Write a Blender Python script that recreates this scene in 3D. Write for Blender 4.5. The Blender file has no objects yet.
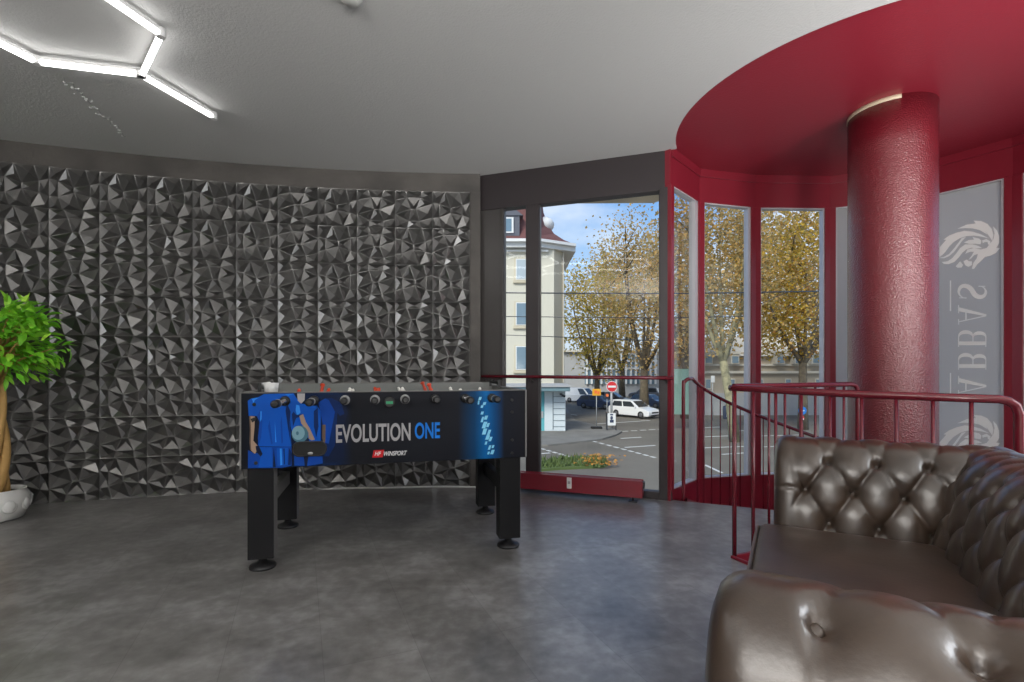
import bpy, bmesh, math, random
from mathutils import Vector, Matrix, noise as mnoise
from math import sin, cos, pi, sqrt, atan2, radians as R, exp, hypot
random.seed(7)
SC = bpy.context.scene
COL = SC.collection
F, CX, HY, HC = 507.0, 512.0, 368.0, 0.965      # focal length (px), centre column, horizon row, eye height
ZC = 2.552                                       # ceiling height
ZG = -3.40                                       # street level

def pd(px, py, d):  return Vector(((px-CX)/F*d, d, HC-(py-HY)/F*d))
def pz(px, py, z):  return pd(px, py, (HC-z)*F/(py-HY))
def gp(px, py):     return pz(px, py, ZG)
def srgb(r, g, b):
    f = lambda c: (c/255)/12.92 if c/255 <= .04045 else ((c/255+.055)/1.055)**2.4
    return (f(r), f(g), f(b), 1)

# ------------------------------------------------------------------ materials
MATS = {}
def mat(name, col=(.5,.5,.5,1), rough=.5, metal=0., coat=0., spec=.5, bump=None, emit=None, var=None, trans=0.):
    m = bpy.data.materials.new(name); m.use_nodes = True
    nt = m.node_tree; b = nt.nodes['Principled BSDF']
    b.inputs['Base Color'].default_value = col; b.inputs['Roughness'].default_value = rough
    b.inputs['Metallic'].default_value = metal; b.inputs['Coat Weight'].default_value = coat
    b.inputs['Coat Roughness'].default_value = .12
    b.inputs['Specular IOR Level'].default_value = spec
    b.inputs['Transmission Weight'].default_value = trans
    if emit: b.inputs['Emission Color'].default_value = emit[0]; b.inputs['Emission Strength'].default_value = emit[1]
    tc = nt.nodes.new('ShaderNodeTexCoord')
    if bump:
        sc, st = bump[0], bump[1]
        n = nt.nodes.new('ShaderNodeTexNoise'); n.inputs['Scale'].default_value = sc; n.inputs['Detail'].default_value = bump[2] if len(bump) > 2 else 4
        bn = nt.nodes.new('ShaderNodeBump'); bn.inputs['Strength'].default_value = st; bn.inputs['Distance'].default_value = bump[3] if len(bump) > 3 else .01
        nt.links.new(tc.outputs['Object'], n.inputs['Vector']); nt.links.new(n.outputs['Fac'], bn.inputs['Height']); nt.links.new(bn.outputs['Normal'], b.inputs['Normal'])
        if coat: nt.links.new(bn.outputs['Normal'], b.inputs['Coat Normal'])
    if var:     # (scale, [(pos, colour) ...], detail)
        n = nt.nodes.new('ShaderNodeTexNoise'); n.inputs['Scale'].default_value = var[0]; n.inputs['Detail'].default_value = var[2] if len(var) > 2 else 5
        cr = nt.nodes.new('ShaderNodeValToRGB'); e = cr.color_ramp.elements
        while len(e) < len(var[1]): e.new(.5)
        for k, (p, c) in enumerate(var[1]): e[k].position = p; e[k].color = c
        nt.links.new(tc.outputs['Object'], n.inputs['Vector']); nt.links.new(n.outputs['Fac'], cr.inputs['Fac']); nt.links.new(cr.outputs['Color'], b.inputs['Base Color'])
    MATS[name] = m
    return m

RED = (.21, .012, .025, 1)
mat('red_paint', RED, .34, coat=.25, bump=(60, .08))
mat('red_plaster', (.27, .018, .034, 1), .40, bump=(75, .25, 3, .006))
mat('red_column', (.15, .009, .017, 1), .32, spec=.3, coat=1.0, bump=(115, .85, 2, .006)); MATS['red_column'].node_tree.nodes['Principled BSDF'].inputs['Coat IOR'].default_value = 1.6; MATS['red_column'].node_tree.nodes['Principled BSDF'].inputs['Coat Roughness'].default_value = .16
mat('red_rail', (.135, .009, .018, 1), .25, coat=.4)
mat('frame_dark', srgb(47, 41, 43), .42, bump=(40, .05))
mat('frame_jamb', srgb(66, 63, 62), .32, bump=(14, .15))
mat('aluminium', (.55, .54, .57, 1), .4, .3)
mat('concrete_dark', srgb(84, 80, 77), .8, bump=(30, .35), var=(3.0, [(.3, srgb(72, 69, 67)), (.7, srgb(98, 94, 90))]))
mat('relief_black', (.165, .162, .158, 1), .31, metal=.88)
mat('ceiling_white', (.58, .58, .575, 1), .9, bump=(95, .26, 4, .010))
mat('wall_white', (.36, .355, .35, 1), .8)
mat('cream', (.62, .52, .38, 1), .7)
mat('chip_white', (.8, .8, .8, 1), .8)
mat('led', (.9, .9, .9, 1), .4, emit=((1, .985, .96, 1), 5.5))
mat('led_body', (.75, .75, .75, 1), .5)
mat('leather', (.050, .036, .028, 1), .30, spec=.8, coat=.3, bump=(150, .12, 5, .003), var=(5, [(.35, (.036, .023, .016, 1)), (.7, (.058, .037, .025, 1))]))
mat('leather_seat', (.055, .036, .027, 1), .36, spec=.5, bump=(60, .12, 6, .004), var=(6, [(.35, (.040, .027, .021, 1)), (.7, (.068, .045, .033, 1))]))
mat('foot_wood', (.03, .017, .01, 1), .4)
mat('table_black', (.012, .012, .013, 1), .38, spec=.25)
mat('table_leg', (.010, .010, .011, 1), .45, spec=.2)
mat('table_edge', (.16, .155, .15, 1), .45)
mat('table_inside', (.19, .195, .19, 1), .6)
mat('playfield', (.02, .20, .05, 1), .5)
mat('chrome', (.75, .75, .76, 1), .18, 1.)
mat('rubber', (.010, .010, .011, 1), .4)
mat('grip_grey', (.35, .35, .35, 1), .4)
mat('white_plastic', (.75, .75, .75, 1), .35)
mat('player_red', (.65, .06, .02, 1), .4)
mat('player_white', (.8, .78, .74, 1), .4)
mat('print_blue', (.003, .085, .46, 1), .4, spec=.15)
mat('print_blue_deep', (.004, .055, .33, 1), .4, spec=.15)
mat('print_blue_dark', (.004, .022, .11, 1), .4, spec=.15)
mat('print_blue_night', (.006, .012, .04, 1), .4, spec=.15)
mat('print_blue_light', (.03, .25, .80, 1), .4, spec=.15)
mat('print_skin', (.36, .25, .18, 1), .45, spec=.15)
mat('print_skin_dark', (.13, .09, .065, 1), .45, spec=.15)
mat('print_ball', (.20, .36, .43, 1), .4, spec=.15)
mat('print_ball_dark', (.07, .17, .23, 1), .4, spec=.15)
mat('print_grey', (.36, .35, .36, 1), .4, spec=.15)
mat('print_text_blue', (.01, .17, .62, 1), .4, spec=.15)
mat('print_cyan', (.22, .58, .80, 1), .4, spec=.15)
mat('print_red', (.55, .02, .025, 1), .4, spec=.15)
mat('print_white', (.7, .7, .7, 1), .4, spec=.15)
mat('green_cup', (.01, .30, .12, 1), .4)
mat('hole_black', (.004, .004, .004, 1), .6)
mat('pot_white', (.72, .72, .70, 1), .25, coat=.4)
mat('soil', (.05, .035, .025, 1), .9)
mat('bark_tan', (.55, .33, .11, 1), .65, bump=(40, .5))
mat('leaf_green', (.10, .42, .02, 1), .42, var=(9, [(.3, (.10, .42, .02, 1)), (.5, (.25, .68, .04, 1)), (.7, (.50, .85, .08, 1))]))
mat('cable_white', (.75, .75, .73, 1), .5)
mat('label_white', (.72, .72, .70, 1), .5)
mat('film_logo', (.88, .88, .86, 1), .6)
mat('detector', (.6, .6, .58, 1), .5)
# outdoors
mat('asphalt', (.12, .115, .105, 1), .9, var=(.35, [(.3, (.130, .115, .092, 1)), (.7, (.185, .163, .130, 1))]))
mat('sidewalk', (.21, .195, .17, 1), .9, var=(.8, [(.3, (.17, .16, .14, 1)), (.7, (.24, .225, .20, 1))]))
mat('road_white', (.62, .61, .58, 1), .8)
mat('facade_cream', (.62, .59, .49, 1), .85)
mat('facade_cream_b', (.56, .50, .37, 1), .85)
mat('facade_tan', (.43, .365, .28, 1), .85)
mat('facade_band', (.62, .58, .50, 1), .85)
mat('facade_grey', (.40, .40, .40, 1), .85)
mat('roof_red', (.155, .060, .055, 1), .8, bump=(6, .5))
mat('roof_light', (.60, .55, .46, 1), .8)
mat('trim_white', (.75, .75, .74, 1), .7)
mat('eave_grey', (.16, .20, .22, 1), .7)
mat('slate', (.10, .105, .13, 1), .6)
mat('window_glass', (.16, .24, .30, 1), .12, spec=.8)
mat('shutter', (.40, .47, .52, 1), .5)
mat('kiosk_white', (.62, .68, .70, 1), .5)
mat('kiosk_teal', (.12, .42, .46, 1), .4)
mat('kiosk_roof', (.15, .24, .27, 1), .6)
mat('car_white', (.78, .78, .78, 1), .3, coat=.5)
mat('car_dark', (.020, .024, .035, 1), .25, coat=.6)
mat('car_blue', (.035, .05, .10, 1), .25, coat=.6)
mat('car_grey', (.11, .115, .13, 1), .3, coat=.5)
mat('car_glass', (.025, .032, .038, 1), .08, spec=.8)
mat('tyre', (.012, .012, .012, 1), .8)
mat('hub', (.16, .16, .17, 1), .4, .5)
mat('headlight', (.62, .64, .66, 1), .15)
mat('sign_red', (.62, .02, .025, 1), .5)
mat('sign_blue', (.01, .17, .55, 1), .5)
mat('sign_yellow', (.75, .36, .01, 1), .5)
mat('sign_orange', (.8, .16, .03, 1), .5)
mat('post_grey', (.36, .37, .37, 1), .5, .3)
mat('trunk', (.10, .075, .05, 1), .9, bump=(6, .8), var=(2.5, [(.35, (.075, .058, .04, 1)), (.7, (.17, .135, .085, 1))]))
mat('trunk_pale', (.30, .26, .13, 1), .9, var=(2.5, [(.35, (.13, .12, .07, 1)), (.6, (.31, .28, .16, 1))]))
def leafmat(name, cols, sc):
    m = mat(name, cols[0], .7, var=(sc, [(.28+.44*k/(len(cols)-1), c) for k, c in enumerate(cols)], 8))
    nt = m.node_tree; b = nt.nodes['Principled BSDF']; o = nt.nodes['Material Output']
    t = nt.nodes.new('ShaderNodeBsdfTranslucent'); mx = nt.nodes.new('ShaderNodeMixShader'); mx.inputs[0].default_value = .48
    src = b.inputs['Base Color'].links[0].from_socket
    nt.links.new(src, t.inputs['Color']); nt.links.new(b.outputs[0], mx.inputs[1]); nt.links.new(t.outputs[0], mx.inputs[2]); nt.links.new(mx.outputs[0], o.inputs['Surface'])
leafmat('autumn_a', [(0.126, 0.140, 0.028, 1), (0.560, 0.420, 0.070, 1), (0.238, 0.238, 0.049, 1), (0.812, 0.532, 0.070, 1), (0.336, 0.280, 0.070, 1), (0.840, 0.700, 0.224, 1)], 2.2)
leafmat('autumn_b', [(0.140, 0.140, 0.063, 1), (0.588, 0.434, 0.182, 1), (0.280, 0.238, 0.098, 1), (0.784, 0.462, 0.140, 1), (0.350, 0.294, 0.126, 1), (0.868, 0.784, 0.504, 1)], 2.2)
leafmat('autumn_c', [(.12, .12, .025, 1), (.60, .28, .06, 1), (.22, .21, .04, 1), (.78, .47, .05, 1), (.36, .27, .05, 1), (.76, .58, .16, 1)], 2.0)
mat('verge_grass', (.09, .13, .035, 1), .9)
mat('fallen_leaf', (.50, .22, .03, 1), .8)

def glass_mat(name, tint, refl=.06):
    m = bpy.data.materials.new(name); m.use_nodes = True; nt = m.node_tree; nt.nodes.clear()
    o = nt.nodes.new('ShaderNodeOutputMaterial'); t = nt.nodes.new('ShaderNodeBsdfTransparent'); g = nt.nodes.new('ShaderNodeBsdfGlossy')
    lw0 = nt.nodes.new('ShaderNodeLayerWeight'); lw0.inputs['Blend'].default_value = .5
    pw = nt.nodes.new('ShaderNodeMath'); pw.operation = 'POWER'; pw.inputs[1].default_value = 4.; nt.links.new(lw0.outputs['Facing'], pw.inputs[0])
    lw = nt.nodes.new('ShaderNodeMath'); lw.operation = 'MULTIPLY_ADD'; lw.inputs[1].default_value = .6; lw.inputs[2].default_value = .018; nt.links.new(pw.outputs[0], lw.inputs[0])
    mx = nt.nodes.new('ShaderNodeMixShader'); t.inputs['Color'].default_value = tint; g.inputs['Roughness'].default_value = .02
    nt.links.new(lw.outputs[0], mx.inputs[0]); nt.links.new(t.outputs[0], mx.inputs[1]); nt.links.new(g.outputs[0], mx.inputs[2]); nt.links.new(mx.outputs[0], o.inputs['Surface'])
    MATS[name] = m
glass_mat('glass', (.97, .985, .98, 1))
def film_mat(name):
    m = bpy.data.materials.new(name); m.use_nodes = True; nt = m.node_tree; b = nt.nodes['Principled BSDF']; o = nt.nodes['Material Output']
    b.inputs['Base Color'].default_value = (.50, .497, .49, 1); b.inputs['Roughness'].default_value = .25
    t = nt.nodes.new('ShaderNodeBsdfTranslucent'); t.inputs['Color'].default_value = (.84, .80, .77, 1)
    mx = nt.nodes.new('ShaderNodeMixShader'); mx.inputs[0].default_value = .55
    nt.links.new(b.outputs[0], mx.inputs[1]); nt.links.new(t.outputs[0], mx.inputs[2])
    tr = nt.nodes.new('ShaderNodeBsdfTransparent'); m2 = nt.nodes.new('ShaderNodeMixShader'); m2.inputs[0].default_value = .10
    nt.links.new(mx.outputs[0], m2.inputs[1]); nt.links.new(tr.outputs[0], m2.inputs[2]); nt.links.new(m2.outputs[0], o.inputs['Surface'])
    MATS[name] = m
film_mat('frosted_film')

def floor_mat():
    m = mat('floor_vinyl', rough=.36, spec=.9); nt = m.node_tree; b = nt.nodes['Principled BSDF']; L = nt.links.new
    tc = nt.nodes.new('ShaderNodeTexCoord'); mp = nt.nodes.new('ShaderNodeMapping'); mp.inputs['Rotation'].default_value = (0, 0, R(-112.7)); mp.inputs['Location'].default_value = (.1, .07, 0)
    L(tc.outputs['Object'], mp.inputs['Vector'])
    br = nt.nodes.new('ShaderNodeTexBrick'); br.inputs['Scale'].default_value = 1.0; br.inputs['Brick Width'].default_value = .61; br.inputs['Row Height'].default_value = .305
    br.inputs['Mortar Size'].default_value = .0016; br.inputs['Mortar Smooth'].default_value = .3; br.offset = .5
    br.inputs['Color1'].default_value = (.44, .44, .44, 1); br.inputs['Color2'].default_value = (.56, .56, .56, 1); br.inputs['Mortar'].default_value = (.33, .33, .33, 1)
    L(mp.outputs[0], br.inputs['Vector'])
    n1 = nt.nodes.new('ShaderNodeTexNoise'); n1.inputs['Scale'].default_value = 3.2; n1.inputs['Detail'].default_value = 8; n1.inputs['Roughness'].default_value = .62
    n2 = nt.nodes.new('ShaderNodeTexNoise'); n2.inputs['Scale'].default_value = 19; n2.inputs['Detail'].default_value = 6
    L(tc.outputs['Object'], n1.inputs['Vector']); L(tc.outputs['Object'], n2.inputs['Vector'])
    cr = nt.nodes.new('ShaderNodeValToRGB'); e = cr.color_ramp.elements
    e[0].position = .30; e[0].position = .33; e[0].color = (.110, .106, .102, 1); e[1].position = .70; e[1].color = (.30, .296, .294, 1); k = e.new(.5); k.color = (.178, .172, .167, 1)
    ad = nt.nodes.new('ShaderNodeMath'); ad.operation = 'MULTIPLY_ADD'; ad.inputs[1].default_value = .42; L(n2.outputs['Fac'], ad.inputs[0])
    sb = nt.nodes.new('ShaderNodeMath'); sb.operation = 'MULTIPLY_ADD'; sb.inputs[1].default_value = .85; sb.inputs[2].default_value = -.135
    L(n1.outputs['Fac'], sb.inputs[0]); L(sb.outputs[0], ad.inputs[2]); L(ad.outputs[0], cr.inputs['Fac'])
    mx = nt.nodes.new('ShaderNodeMix'); mx.data_type = 'RGBA'; mx.blend_type = 'OVERLAY'; mx.inputs[0].default_value = .75
    L(cr.outputs['Color'], mx.inputs[6]); L(br.outputs['Color'], mx.inputs[7]); L(mx.outputs[2], b.inputs['Base Color'])
    b.inputs['Roughness'].default_value = .30
    bn = nt.nodes.new('ShaderNodeBump'); bn.inputs['Strength'].default_value = .04; bn.inputs['Distance'].default_value = .004; L(br.outputs['Fac'], bn.inputs['Height']); bn.invert = True; L(bn.outputs[0], b.inputs['Normal'])
floor_mat()

def panel_mat():     # printed front of the football table: black with a blue glow printed at the right
    m = mat('print_panel', rough=.5, spec=.12); nt = m.node_tree; b = nt.nodes['Principled BSDF']; L = nt.links.new
    tc = nt.nodes.new('ShaderNodeTexCoord'); sx = nt.nodes.new('ShaderNodeSeparateXYZ'); L(tc.outputs['Object'], sx.inputs[0])
    mr = nt.nodes.new('ShaderNodeMapRange'); mr.inputs[1].default_value = -.695; mr.inputs[2].default_value = .695; L(sx.outputs[0], mr.inputs[0])
    cr = nt.nodes.new('ShaderNodeValToRGB'); e = cr.color_ramp.elements
    e[0].position = 0; e[0].color = (.008, .009, .012, 1); e[1].position = 1; e[1].color = (.010, .010, .014, 1)
    for p, c in ((.20, (.006, .014, .045, 1)), (.30, (.006, .018, .06, 1)), (.36, (.010, .011, .015, 1)), (.74, (.010, .011, .016, 1)), (.80, (.004, .04, .11, 1)), (.845, (.003, .11, .33, 1)), (.875, (.003, .06, .19, 1)), (.915, (.009, .011, .018, 1))):
        k = e.new(p); k.color = c
    L(mr.outputs[0], cr.inputs['Fac']); L(cr.outputs['Color'], b.inputs['Base Color'])
panel_mat()

# ------------------------------------------------------------------ mesh helpers
class MB:
    def __init__(s): s.v = []; s.f = []; s.m = []; s.sm = []
    def face(s, idx, mi=0, sm=False): s.f.append(tuple(idx)); s.m.append(mi); s.sm.append(sm)
    def add(s, vs): n = len(s.v); s.v.extend(tuple(v) for v in vs); return n
    def poly(s, vs, mi=0, sm=False): n = s.add(vs); s.face(range(n, n+len(vs)), mi, sm)
    def box(s, x0, x1, y0, y1, z0, z1, mi=0, M=None):
        vs = [Vector((x, y, z)) for z in (z0, z1) for y in (y0, y1) for x in (x0, x1)]
        if M: vs = [M @ v for v in vs]
        n = s.add(vs)
        for q in ((0,2,3,1),(4,5,7,6),(0,1,5,4),(2,6,7,3),(0,4,6,2),(1,3,7,5)): s.face([n+i for i in q], mi)
        return s
    def beam(s, a, b, w, h, mi=0, up=(0,0,1)):      # box section along a-b
        a, b = Vector(a), Vector(b); d = (b-a).normalized(); u = Vector(up)
        x = d.cross(u).normalized(); u = x.cross(d)
        vs = [p + x*sx*w/2 + u*sy*h/2 for p in (a, b) for sx, sy in ((-1,-1),(1,-1),(1,1),(-1,1))]
        n = s.add(vs)
        for q in ((3,2,1,0),(4,5,6,7),(0,1,5,4),(1,2,6,5),(2,3,7,6),(3,0,4,7)): s.face([n+i for i in q], mi)
        return s
    def tube(s, path, r, n=8, mi=0, caps=True):
        P = [Vector(p) for p in path]; rs = r if isinstance(r, (list, tuple)) else [r]*len(P)
        t0 = (P[1]-P[0]).normalized(); ref = Vector((0,0,1)) if abs(t0.z) < .9 else Vector((1,0,0))
        x = t0.cross(ref).normalized(); rings = []
        for i, p in enumerate(P):
            t = ((P[min(i+1, len(P)-1)]-P[max(i-1, 0)])).normalized()
            x = (x - t*x.dot(t)).normalized(); y = t.cross(x)
            rings.append(s.add([p + (x*cos(2*pi*k/n)+y*sin(2*pi*k/n))*rs[i] for k in range(n)]))
        for a, b in zip(rings, rings[1:]):
            for k in range(n): s.face((a+k, a+(k+1) % n, b+(k+1) % n, b+k), mi, True)
        if caps: s.face([rings[0]+k for k in reversed(range(n))], mi); s.face([rings[-1]+k for k in range(n)], mi)
        return s
    def lathe(s, prof, n=24, c=(0,0,0), mi=0, axis=None, capa=True, capb=True):   # prof [(r,h)]
        c = Vector(c); M = Matrix.Identity(3)
        if axis is not None: M = Vector(axis).to_track_quat('Z', 'Y').to_matrix()
        rings = [s.add([c + M @ Vector((r*cos(2*pi*k/n), r*sin(2*pi*k/n), h)) for k in range(n)]) for r, h in prof]
        for a, b in zip(rings, rings[1:]):
            for k in range(n): s.face((a+k, a+(k+1) % n, b+(k+1) % n, b+k), mi, True)
        if capa: s.face([rings[0]+k for k in reversed(range(n))], mi)
        if capb: s.face([rings[-1]+k for k in range(n)], mi)
        return s
    def ball(s, c, r, n=12, mi=0, M=None):
        c = Vector(c); r = (r, r, r) if not isinstance(r, (tuple, list)) else r; rings = []
        for i in range(n//2+1):
            th = -pi/2+pi*i/(n//2); rr = max(cos(th), 1e-3)
            vs = [Vector((r[0]*rr*cos(2*pi*k/n), r[1]*rr*sin(2*pi*k/n), r[2]*sin(th))) for k in range(n)]
            if M: vs = [M @ v for v in vs]
            rings.append(s.add([c+v for v in vs]))
        for a, b in zip(rings, rings[1:]):
            for k in range(n): s.face((a+k, a+(k+1) % n, b+(k+1) % n, b+k), mi, True)
        return s
    def prism(s, pts, vec, mi=0, mi_side=None):      # polygon of 3-D points extruded by vec
        vec = Vector(vec); n = len(pts); a = s.add(pts); b = s.add([Vector(p)+vec for p in pts])
        s.face([a+k for k in reversed(range(n))], mi); s.face([b+k for k in range(n)], mi)
        for k in range(n): s.face((a+k, a+(k+1) % n, b+(k+1) % n, b+k), mi if mi_side is None else mi_side)
        return s
    def grid(s, rows, mi=0, sm=True, closeu=False):
        ids = [s.add(r) for r in rows]; n = len(rows[0])
        for a, b in zip(ids, ids[1:]):
            for k in range(n if closeu else n-1): s.face((a+k, a+(k+1) % n, b+(k+1) % n, b+k), mi, sm)
        return ids
    def build(s, name, mats, parent=None, bevel=0, seg=2, flip=True, weighted=False):
        me = bpy.data.meshes.new(name); me.from_pydata(s.v, [], s.f)
        for m in (mats if isinstance(mats, (list, tuple)) else [mats]): me.materials.append(MATS[m])
        me.polygons.foreach_set('material_index', s.m); me.polygons.foreach_set('use_smooth', s.sm)
        if flip:
            bm = bmesh.new(); bm.from_mesh(me); bmesh.ops.recalc_face_normals(bm, faces=bm.faces); bm.to_mesh(me); bm.free()
        me.update()
        o = bpy.data.objects.new(name, me); COL.objects.link(o)
        if parent is not None: o.parent = parent
        if bevel:
            b = o.modifiers.new('bevel', 'BEVEL'); b.width = bevel; b.segments = seg; b.limit_method = 'ANGLE'; b.angle_limit = R(40)
        return o

def tag(o, label=None, cat=None, group=None, kind=None):
    if label: o['label'] = label
    if cat: o['category'] = cat
    if group: o['group'] = group
    if kind: o['kind'] = kind
    return o
def thing(name, label, cat, loc=(0,0,0), rz=0., group=None, kind=None):
    o = bpy.data.objects.new(name, None); COL.objects.link(o); o.empty_display_size = .1
    o.location = loc; o.rotation_euler = (0, 0, rz)
    return tag(o, label, cat, group, kind)
def struct(o, label, cat): return tag(o, label, cat, kind='structure')

def text_mesh(body, size=1., bold=0., shear=0., sx=1.):
    cu = bpy.data.curves.new('t', 'FONT'); cu.body = body; cu.size = size; cu.offset = bold; cu.shear = shear; cu.resolution_u = 6
    ob = bpy.data.objects.new('t', cu); COL.objects.link(ob); bpy.context.view_layer.update()
    me = bpy.data.meshes.new_from_object(ob.evaluated_get(bpy.context.evaluated_depsgraph_get()))
    vs = [(v.co.x*sx, v.co.y) for v in me.vertices]; fs = [tuple(p.vertices) for p in me.polygons]
    bpy.data.objects.remove(ob); bpy.data.curves.remove(cu); bpy.data.meshes.remove(me)
    return vs, fs

# ================================================================== ROOM SHELL
WCX, WCY, WR = -0.0123, -6.2084, 10.379            # centre and radius of the curved tiled wall
S0 = 16.636; TW = .302; NT = 14                    # arc length at the right end of the tiling, tile width, columns
def wp(s, z, w=0.):                                # point on the curved wall, w towards the room
    a = s/WR; return Vector((WCX+(WR-w)*cos(a), WCY+(WR-w)*sin(a), z))
W0 = Vector((-.25, 4.185, 0)); W1 = Vector((1.217, 3.67, 0))
wd = (W1-W0).normalized(); wn = Vector((wd.y, -wd.x, 0))     # along the window wall, and towards the room
W1R = None
def wx(px):                                        # distance along the window wall of an image column
    k = (px-CX)/F; t = (W0.x - k*W0.y)/(k*wd.y - wd.x); return t
W1 = W0 + wd*wx(671.)
BC = Vector((2.293, 2.944, 0)); BR = 1.326         # glazed bay round the stair
CC = Vector((2.275, 3.04, 0)); CK = Vector((2.366, 3.162, 0))                      # column and stair axis
def bay_hit(px):
    k = (px-CX)/F; a = k*k+1; b = -2*(k*BC.x+BC.y); c = BC.x**2+BC.y**2-BR**2
    t = (-b+sqrt(b*b-4*a*c))/(2*a); return Vector((k*t, t, 0))
def bay_ang(a): return BC + Vector((cos(R(a)), sin(R(a)), 0))*BR
ang = lambda p: math.degrees(atan2(p.y-BC.y, p.x-BC.x))
V = [W1.copy(), Vector((1.505, 4.08, 0)), Vector((2.022, 4.22, 0)), Vector((2.655, 4.24, 0))]
a3, a5 = ang(V[3]), ang(bay_hit(1013))
V += [Vector((3.17, 4.02, 0)), bay_ang(a5), bay_ang(a5-25), bay_ang(a5-50)]
XR = V[7].x; XL = wp(S0+NT*TW, 0).x; YB = -4.6
OA, OB, OE = 149., 201.7, 252.                     # stair opening: landing between OA and OB, guard to OE
OR = 1.24
def ca(a, r, z=0.): return Vector((CC.x+cos(R(a))*r, CC.y+sin(R(a))*r, z))
wall_arc = [wp(S0-.085 + (NT*TW+.085)*k/40, 0) for k in range(41)]       # right end -> left end

# floor: one outline that runs round the stair opening
land_out = [W1 + (ca(OB, OR)-W1)*0]                # landing meets the window wall
op_arc = [ca(a, OR) for a in [OB+(OE-OB)*k/14 for k in range(15)]]
rest = [ca(a, OR) for a in (260, 270, 285, 300, 315)]
inner = [CK+(ca(a, .2)-CC) for a in [OA+(OB-OA)*k/6 for k in range(7)]]
outline = [Vector((XL, YB, 0)), Vector((XR, YB, 0)), V[7].copy()] + list(reversed(rest)) + list(reversed(op_arc)) + list(reversed(inner)) + [W1 + (V[1]-W1)*.04, W1.copy(), W0.copy()] + wall_arc[1:]
mb = MB(); mb.poly(outline, 0)
n = mb.add([p + Vector((0,0,-.22)) for p in outline]); L_ = len(outline)
for k in range(L_): mb.face((k, (k+1) % L_, n+(k+1) % L_, n+k), 1)
fl = mb.build('floor', ['floor_vinyl', 'red_paint'], flip=False)
bm = bmesh.new(); bm.from_mesh(fl.data); bmesh.ops.triangulate(bm, faces=[f for f in bm.faces if len(f.verts) > 4]); bmesh.ops.recalc_face_normals(bm, faces=bm.faces); bm.to_mesh(fl.data); bm.free()
if sum(p.normal.z*p.area for p in fl.data.polygons) < 0: fl.data.flip_normals()
struct(fl, 'grey concrete look vinyl tile floor of the lounge', 'floor')

# ceiling: white slab with a round cut; red soffit over the stair a finger higher
RC = Vector((2.251, 3.196, 0)); RR = 1.161
def rc(a): return RC + Vector((cos(R(a)), sin(R(a)), 0))*RR
aW = math.degrees(atan2(W1.y-RC.y, W1.x-RC.x)); aV = math.degrees(atan2(V[6].y-RC.y, V[6].x-RC.x))
AE = 350.
arc = [rc(a) for a in [aW + (AE-aW)*k/60 for k in range(61)]]     # from the window corner round the front to the right
ol = [Vector((XL, YB, 0)), Vector((XR, YB, 0)), V[7].copy(), V[6].copy()] + list(reversed(arc)) + [W1.copy(), W0.copy()] + wall_arc[1:]
mb = MB(); mb.poly([p+Vector((0,0,ZC)) for p in ol], 0)
n = mb.add([p+Vector((0,0,ZC+.25)) for p in ol])
for k in range(len(ol)): mb.face((k, (k+1) % len(ol), n+(k+1) % len(ol), n+k), 0)
mb.face(range(n, n+len(ol)), 0)
ce = mb.build('ceiling', 'ceiling_white', flip=False)
bm = bmesh.new(); bm.from_mesh(ce.data); bmesh.ops.triangulate(bm, faces=[f for f in bm.faces if len(f.verts) > 4]); bmesh.ops.recalc_face_normals(bm, faces=bm.faces); bm.to_mesh(ce.data); bm.free()
struct(ce, 'white roughcast ceiling over the lounge with a chipped crack', 'ceiling')
mb = MB()      # flaked paint along the crack
rnd = random.Random(3)
for k in range(26):
    f = k/25; px = 66+f*60 + rnd.uniform(-4, 4); py = 82 + f*54 + rnd.uniform(-3, 3)
    c = pz(px, py, ZC-.001); r_ = rnd.uniform(.004, .013)
    mb.prism([c+Vector((cos(t)*r_*rnd.uniform(.4, 1.3), sin(t)*r_*rnd.uniform(.3, 1.), -.003)) for t in (0, 1, 2.2, 3.4, 4.6, 5.5)], (0, 0, .004), 0)
tag(mb.build('paint_flakes', 'chip_white', ce), kind='stuff')
mb = MB(); rnd = random.Random(9); pts = [pz(64+f*64+rnd.uniform(-2.5, 2.5), 78+f*60+rnd.uniform(-1.6, 1.6), ZC-.0008) for f in [k/26 for k in range(27)]]
for a, b in zip(pts, pts[1:]): mb.beam(a, b, .0025, .0022)
mb.build('crack', 'post_grey', ce)

mb = MB(); zr = ZC+.012
ring = [W1.copy()] + V[1:7] + list(reversed(arc))[:-1]
red_ol = [p for p in ring]
cpt = mb.add([Vector((RC.x, RC.y, zr))]); n = mb.add([p+Vector((0,0,zr)) for p in red_ol])
for k in range(len(red_ol)): mb.face((cpt, n+k, n+(k+1) % len(red_ol)), 0)
mb.prism([Vector((XR+.3, 1.5, ZC+.26)), Vector((XR+.3, 4.8, ZC+.26)), Vector((.6, 4.8, ZC+.26)), Vector((.6, 1.5, ZC+.26))], (0, 0, .05), 0)
struct(mb.build('ceiling_stairwell', 'red_plaster'), 'red painted round ceiling over the spiral stair', 'ceiling')

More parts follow.
